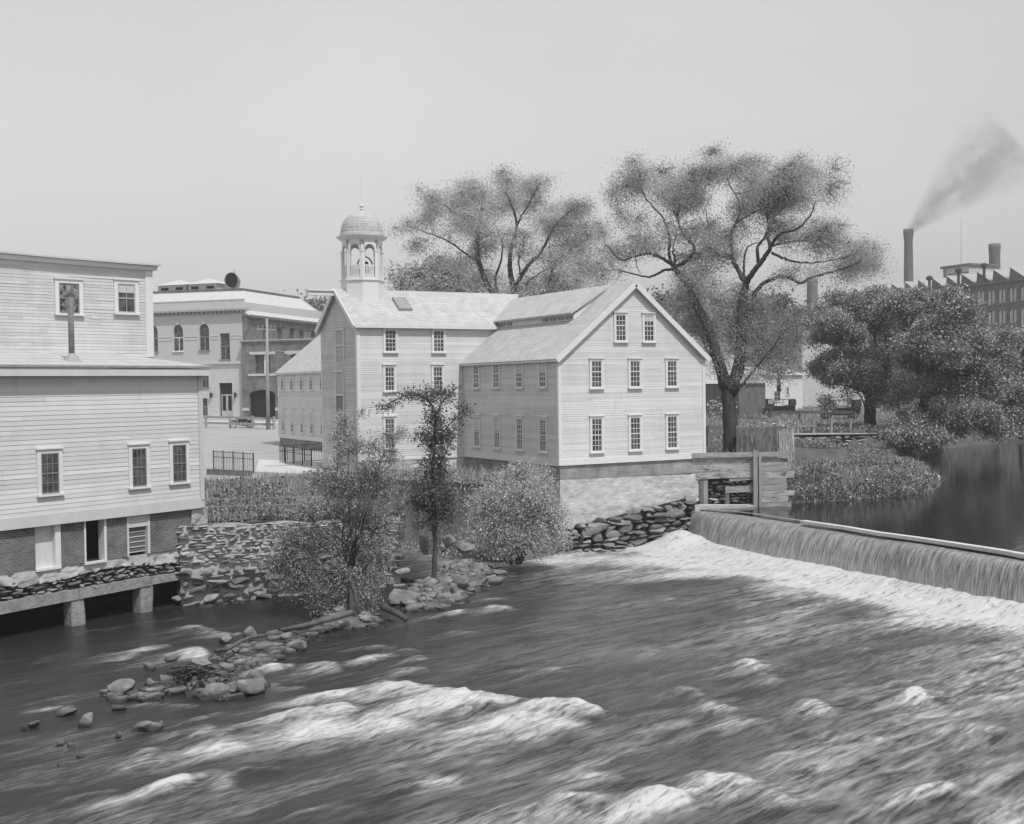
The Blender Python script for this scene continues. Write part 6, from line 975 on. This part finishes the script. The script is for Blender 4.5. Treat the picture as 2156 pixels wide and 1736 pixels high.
# far woods closing the horizon
r = np.random.default_rng(81); n = 42000; a = r.uniform(rad(-32), rad(80), n); Dd = r.uniform(255, 330, n); x = np.sin(a)*Dd; y = np.cos(a)*Dd; top = 5+7.5*fbm(a*14, a*0+.5, 82, 1.5, 4); z = 3+top*r.random(n)**.8
tag(leafmesh(np.column_stack([x, y, z]), .55, r, 'far_wood', M['leaf_far'], None, loc=(150, 230, 3)), 'far wood closing the horizon behind the town buildings', 'wood', kind='stuff')
# ------------------------------------------------------------------ rocks and driftwood
def rock(x, y, wpx, hpx, label, sd_, m='rock', zb=0., group=None, flat=.9, deep=.8):
    p = atz(x, y, zb); zg = gz(p[0]+.2*F0[0], p[1]+.2*F0[1])
    if zg > zb: p = atz(x, y, zg)
    Dp = float((p-C0)@FW); wm = wpx*Dp/FPX; hm = max(.1, hpx*Dp/FPX*.95); r = np.random.default_rng(sd_); V, Q = RV6; V = lump(V, r, .2, 1.5); a = r.uniform(0, 6.28); c, s = math.cos(a), math.sin(a)
    q = V*np.array([wm*.5, wm*.5*deep, hm*.62]); q = np.outer(q[:, 0], R0)+np.outer(q[:, 1], F0)+np.outer(q[:, 2], UPZ)+np.outer(q[:, 0]*r.normal(0, .12), UPZ)
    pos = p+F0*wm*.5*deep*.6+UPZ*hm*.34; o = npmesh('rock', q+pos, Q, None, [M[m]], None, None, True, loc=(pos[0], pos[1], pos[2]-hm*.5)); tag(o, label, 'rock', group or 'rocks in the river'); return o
f6 = lambda x, y: (x*.3335, 1310.6+.3335*y); f7 = lambda x, y: (786.4+.1563*x, 1085.9+.1563*y)
for i, (x, y, w_, h_, lab) in enumerate((
    (760, 450, 170, 120, 'tall pale boulder, largest of the rocks at the left of the shoals'), (650, 465, 70, 55, 'small rounded rock leaning at the left foot of the tallest shoal boulder'), (942, 418, 75, 75, 'squat pale rock between the tallest boulder and the driftwood heap'), (1375, 468, 150, 95, 'broad light rock with wet dark foot at the lower edge of the shoals'), (1595, 462, 150, 105, 'dark sided rock at the right end of the shoals beside white water'), (970, 450, 95, 35, 'flat low slab just below the squat pale rock'), (1250, 385, 150, 42, 'long flat slab in the middle of the shoals'), (745, 555, 105, 34, 'lone pale flat stone in dark water below the shoals'),
    (400, 595, 130, 48, 'low dark rock awash at the far left shallows'), (525, 665, 115, 90, 'crooked rock with a light cap in the left shallows'), (198, 670, 80, 44, 'pale wedge stone near the left rim of the river'), (146, 680, 45, 34, 'small stone touching the pale wedge stone at the left rim'), (890, 685, 150, 60, 'grey rock with a foamy back in the lower left water'), (965, 685, 95, 56, 'dark blunt rock joined to the foamy grey rock'), (1015, 665, 36, 40, 'tiny bright stone on the right of the dark blunt rock'), (745, 735, 60, 42, 'small dark triangular rock alone in the lower left water'), (375, 790, 60, 42, 'left one of two black wet stones in the lower left shallows'), (440, 800, 55, 36, 'right one of two black wet stones in the lower left shallows'), (505, 860, 70, 22, 'thin wet stone lowest in the left shallows'), (390, 925, 110, 34, 'sunken black rock near the bottom left corner'),
    (1250, 325, 210, 110, 'rock under the driftwood heap in the shoals'), (1570, 110, 110, 100, 'light upright rock at the head of the left shoals below the willow shrub'), (1420, 140, 100, 50, 'grey rock just left of the light upright rock'), (1890, 185, 110, 66, 'dark mossy rock in the current right of the shoals'), (940, 300, 100, 40, 'low pale rock left of the driftwood heap'), (1060, 250, 100, 30, 'flat rock above the driftwood heap in white water'), (1480, 372, 60, 36, 'small bright stone above the broad light rock'), (1800, 320, 90, 60, 'drowned rock veiled by water right of the shoals'), (1660, 285, 150, 32, 'thin dark ledge in the middle of the rapid'), (1560, 255, 60, 30, 'small dark stone upstream of the thin ledge'), (1660, 165, 160, 36, 'driftwood strewn flat stone below the light upright rock'))):
    rock(*f6(x, y), w_*.3335, h_*.3335, lab, 200+i)
for i, (x, y, w_, h_, lab, zb) in enumerate((
    (390, 1190, 460, 210, 'large pale sloping rock at the tip of the stony spit', 0), (735, 1140, 115, 50, 'small white stone beside the large pale rock of the spit', 0), (920, 1165, 240, 150, 'light block in the middle of the stony spit', 0), (1080, 1040, 150, 130, 'upright light stone behind the middle block of the spit', .05), (600, 1010, 420, 50, 'long low ledge running along the back of the stony spit', .1), (1190, 960, 310, 170, 'dark hollowed boulder on the spit right of the sapling', .1), (1425, 720, 170, 100, 'pale round boulder among weeds right of the sapling', .3), (1700, 820, 240, 110, 'light broken rock at the right end of the stony spit', 0), (405, 890, 150, 62, 'lone pale stone in the shaded water left of the sapling', 0), (500, 890, 100, 26, 'thin stone beside the lone pale stone in shaded water', 0), (1060, 1165, 70, 42, 'small stone at the water edge below the middle block', 0), (480, 1275, 200, 60, 'rough low rock at the foot of the large pale rock', 0), (1020, 420, 260, 160, 'great dark boulder wedged in the slope behind the sapling', 1.4), (1240, 490, 250, 130, 'bright slanting slab on the slope right of the sapling', 1.1), (930, 470, 130, 90, 'grey rock beside the sapling trunk on the slope', 1.1), (690, 480, 160, 240, 'pale upright slab left of the sapling trunk', 1.2), (1330, 620, 120, 60, 'low rock half hidden in weeds below the round bush', .5))):
    rock(*f7(x, y), w_*.1563, h_*.1563, lab, 300+i, zb=zb, group='rocks of the stony spit')
rock(1215, 1162, 36, 50, 'big grey boulder between the round bush and the rubble wall', 401, 'stone'); rock(1160, 1168, 30, 24, 'wet stone under the round bush at the water', 402, 'stone')
r = np.random.default_rng(91); b = MB(); V0, Q0 = RV3
BAR = [wet(*q) for q in ((200, 1475), (320, 1445), (420, 1402), (500, 1360), (585, 1330), (665, 1338), (620, 1372), (565, 1410), (548, 1455), (470, 1478), (380, 1462), (290, 1480))]
for q in scatter([tuple(v) for v in BAR], 1100, 95, 0, lambda x, y: .02+.07*(fbm(x, y, 96, .8, 2)-.4)):
    s = r.uniform(.045, .13)+.12*(r.random() < .1); b.add(lump(V0, r, .2)*np.array([s*1.3, s*r.uniform(.6, 1), s*.7])+q, Q0)
for poly, n in ((ISLE, 130), (SPIT, 420), ([(10.1, 40.6), (14.5, 40.2), (14.6, 41.2), (10.1, 41.4)], 60), ([(7.5, 30), (12.5, 33.5), (11.5, 34.5), (6.5, 31)], 45), ([(27, 44.2), (30, 44.0), (30, 44.6), (27, 44.7)], 14)):
    for q in scatter(poly, n, 92+n, 0, lambda x, y: np.maximum(ground_z(x, y), -.06)):
        s = r.uniform(.06, .2)+.16*(r.random() < .12); b.add(lump(V0, r, .2)*np.array([s, s*r.uniform(.6, 1), s*.6])+q, Q0)
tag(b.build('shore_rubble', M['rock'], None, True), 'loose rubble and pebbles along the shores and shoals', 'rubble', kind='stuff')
def log(pts, r0, r1, label, name='driftwood', m='barkl', group=None):
    b = MB(); b.tube(spline(pts, 5), np.linspace(r0, r1, len(spline(pts, 5))), 8); tag(b.build(name, M[m], None, True), label, 'driftwood', group)
lg = lambda *p: [atz(x, y, z) for x, y, z in p]
log(lg((806, 1278, .45), (835, 1292, .3), (858, 1306, .1)), .12, .09, 'dark sodden log sticking out right of the willow shrub', m='bark')
log(lg((590, 1328, .1), (640, 1318, .35), (700, 1302, .5), (740, 1290, .5)), .07, .1, 'long thin driftwood trunk trailing from the willow shrub', m='barkl')
log(lg((1030, 1190, .9), (1040, 1196, .6), (1058, 1193, .7)), .07, .04, 'pale forked driftwood at the right end of the spit')
log(lg((455, 1372, .1), (480, 1366, .4), (520, 1345, .45), (558, 1338, .3)), .06, .05, 'bleached driftwood lying over the long flat slab')
for i in range(14):
    x, y = f6(1130+r.uniform(0, 230), 330-r.uniform(0, 60)); a = r.uniform(-.6, .4); l = r.uniform(20, 40); log(lg((x-l*math.cos(a), y+l*.4*math.sin(a)+4, .06), (x, y-4, r.uniform(.3, .7)), (x+l*.7, y+5, .08)), .03, .018, 'bent stick of the driftwood heap in the shoals', group='sticks of the driftwood heap')
for x, y, l, lab in ((2080-130, 1030, 10, 'pale board floating at the tip of the islet'), (1855, 962, 18, 'white plank lying at the islet shore'), (1908, 967, 14, 'thin plank afloat beyond the islet')):
    p = atz(x, y, POND+.05); b = MB(); b.bar(p-R0*l*.025, p+R0*l*.03, .25, .06); tag(b.build('floating_plank', M['limeplank']), lab, 'plank')
V, Q = RV3
for i, (x, y, s) in enumerate(((1937, 1018, 7), (1925, 1008, 6), (1918, 1020, 7), (1975, 1012, 4), (1905, 1015, 6), (1950, 1000, 5))):
    p = atz(x, y, POND); s = s*.03; b = MB(); b.add(lump(V, np.random.default_rng(500+i), .15)*np.array([s*1.5, s*1.5, s*1.8])+p+UPZ*s, Q); tag(b.build('shore_stone', M['palestone'], None, True), 'pale stone at the water edge of the islet thicket', 'rock', 'pale stones along the islet shore')
# ------------------------------------------------------------------ smoke and haze
def vol(name, dens, colr, noise=None):
    m = bpy.data.materials.new(name); m.use_nodes = True; t = m.node_tree; t.nodes.remove(t.nodes['Principled BSDF']); v = t.nodes.new('ShaderNodeVolumePrincipled'); v.inputs['Color'].default_value = (colr, colr, colr, 1); v.inputs['Density'].default_value = dens; t.links.new(v.outputs[0], t.nodes['Material Output'].inputs['Volume']); return m, t, v
m, t, v = vol('chimney_smoke', .03, .45); N = t.nodes.new; L = t.links.new
A0 = atd(1912, 492, 330); dr = atd(2140, 300, 318)-A0; Ln = float(np.linalg.norm(dr)); dr = dr/Ln
def vm(op, a, b_=None):
    n = N('ShaderNodeVectorMath'); n.operation = op
    for k, q in enumerate((a, b_)):
        if q is None: continue
        if isinstance(q, (tuple, list, np.ndarray)): n.inputs[k].default_value = tuple(float(c) for c in q)
        else: L(q, n.inputs['Scale'] if (op == 'SCALE' and k == 1) else n.inputs[k])
    return n.outputs['Value'] if op in ('DOT_PRODUCT', 'LENGTH') else n.outputs[0]
def sm_(op, a, b_=None, c=None):
    n = N('ShaderNodeMath'); n.operation = op
    for k, q in enumerate((a, b_, c)):
        if q is None: continue
        if isinstance(q, (int, float)): n.inputs[k].default_value = q
        else: L(q, n.inputs[k])
    return n.outputs[0]
tc = N('ShaderNodeTexCoord'); P0 = tc.outputs['Object']; s_ = vm('DOT_PRODUCT', P0, dr); bend = N('ShaderNodeCombineXYZ'); L(sm_('MULTIPLY', sm_('SINE', sm_('MULTIPLY', s_, .085)), 2.2), bend.inputs[2])
ax = N('ShaderNodeVectorMath'); ax.operation = 'SCALE'; ax.inputs[0].default_value = tuple(float(c) for c in dr); L(s_, ax.inputs['Scale']); q = vm('SUBTRACT', vm('SUBTRACT', P0, ax.outputs[0]), bend.outputs[0]); d_ = vm('LENGTH', q); rr_ = sm_('ADD', sm_('MULTIPLY', sm_('MAXIMUM', s_, 0.), .42), 1.1)
fall = sm_('MAXIMUM', sm_('SUBTRACT', 1., sm_('POWER', sm_('DIVIDE', d_, rr_), 1.1)), 0.)
nz = N('ShaderNodeTexNoise'); nz.inputs['Scale'].default_value = .1; nz.inputs['Detail'].default_value = 6; nz.inputs['Distortion'].default_value = 1.4; L(P0, nz.inputs[0]); mr = N('ShaderNodeMapRange'); mr.inputs[1].default_value = .38; mr.inputs[2].default_value = .62; mr.inputs[3].default_value = .0; mr.inputs[4].default_value = 1.0; L(nz.outputs['Fac'], mr.inputs[0])
den = sm_('DIVIDE', 1.8, sm_('POWER', sm_('ADD', sm_('MULTIPLY', sm_('MAXIMUM', s_, 0.), .34), 1.1), 1.25)); L(sm_('MULTIPLY', sm_('MULTIPLY', den, fall), sm_('ADD', mr.outputs[0], .06)), v.inputs['Density'])
S = np.array([A0+dr*k for k in np.linspace(-1.5, Ln, 14)]); b = MB(); b.tube(S, np.linspace(2.5, 1.3+Ln*.44, 14), 20)
o = b.build('smoke', m, None, True, loc=A0); tag(o, 'smoke drifting from the tall factory chimney', 'smoke', kind='stuff')
m, t, v = vol('summer_haze', HAZE, .95) if (HAZE := .00042) else None
b = MB(); b.box(-420, 900, -60, 1100, -2.4, 62); o = b.build('haze', m, None, loc=(0, 0, -2.4)); tag(o, kind='stuff')
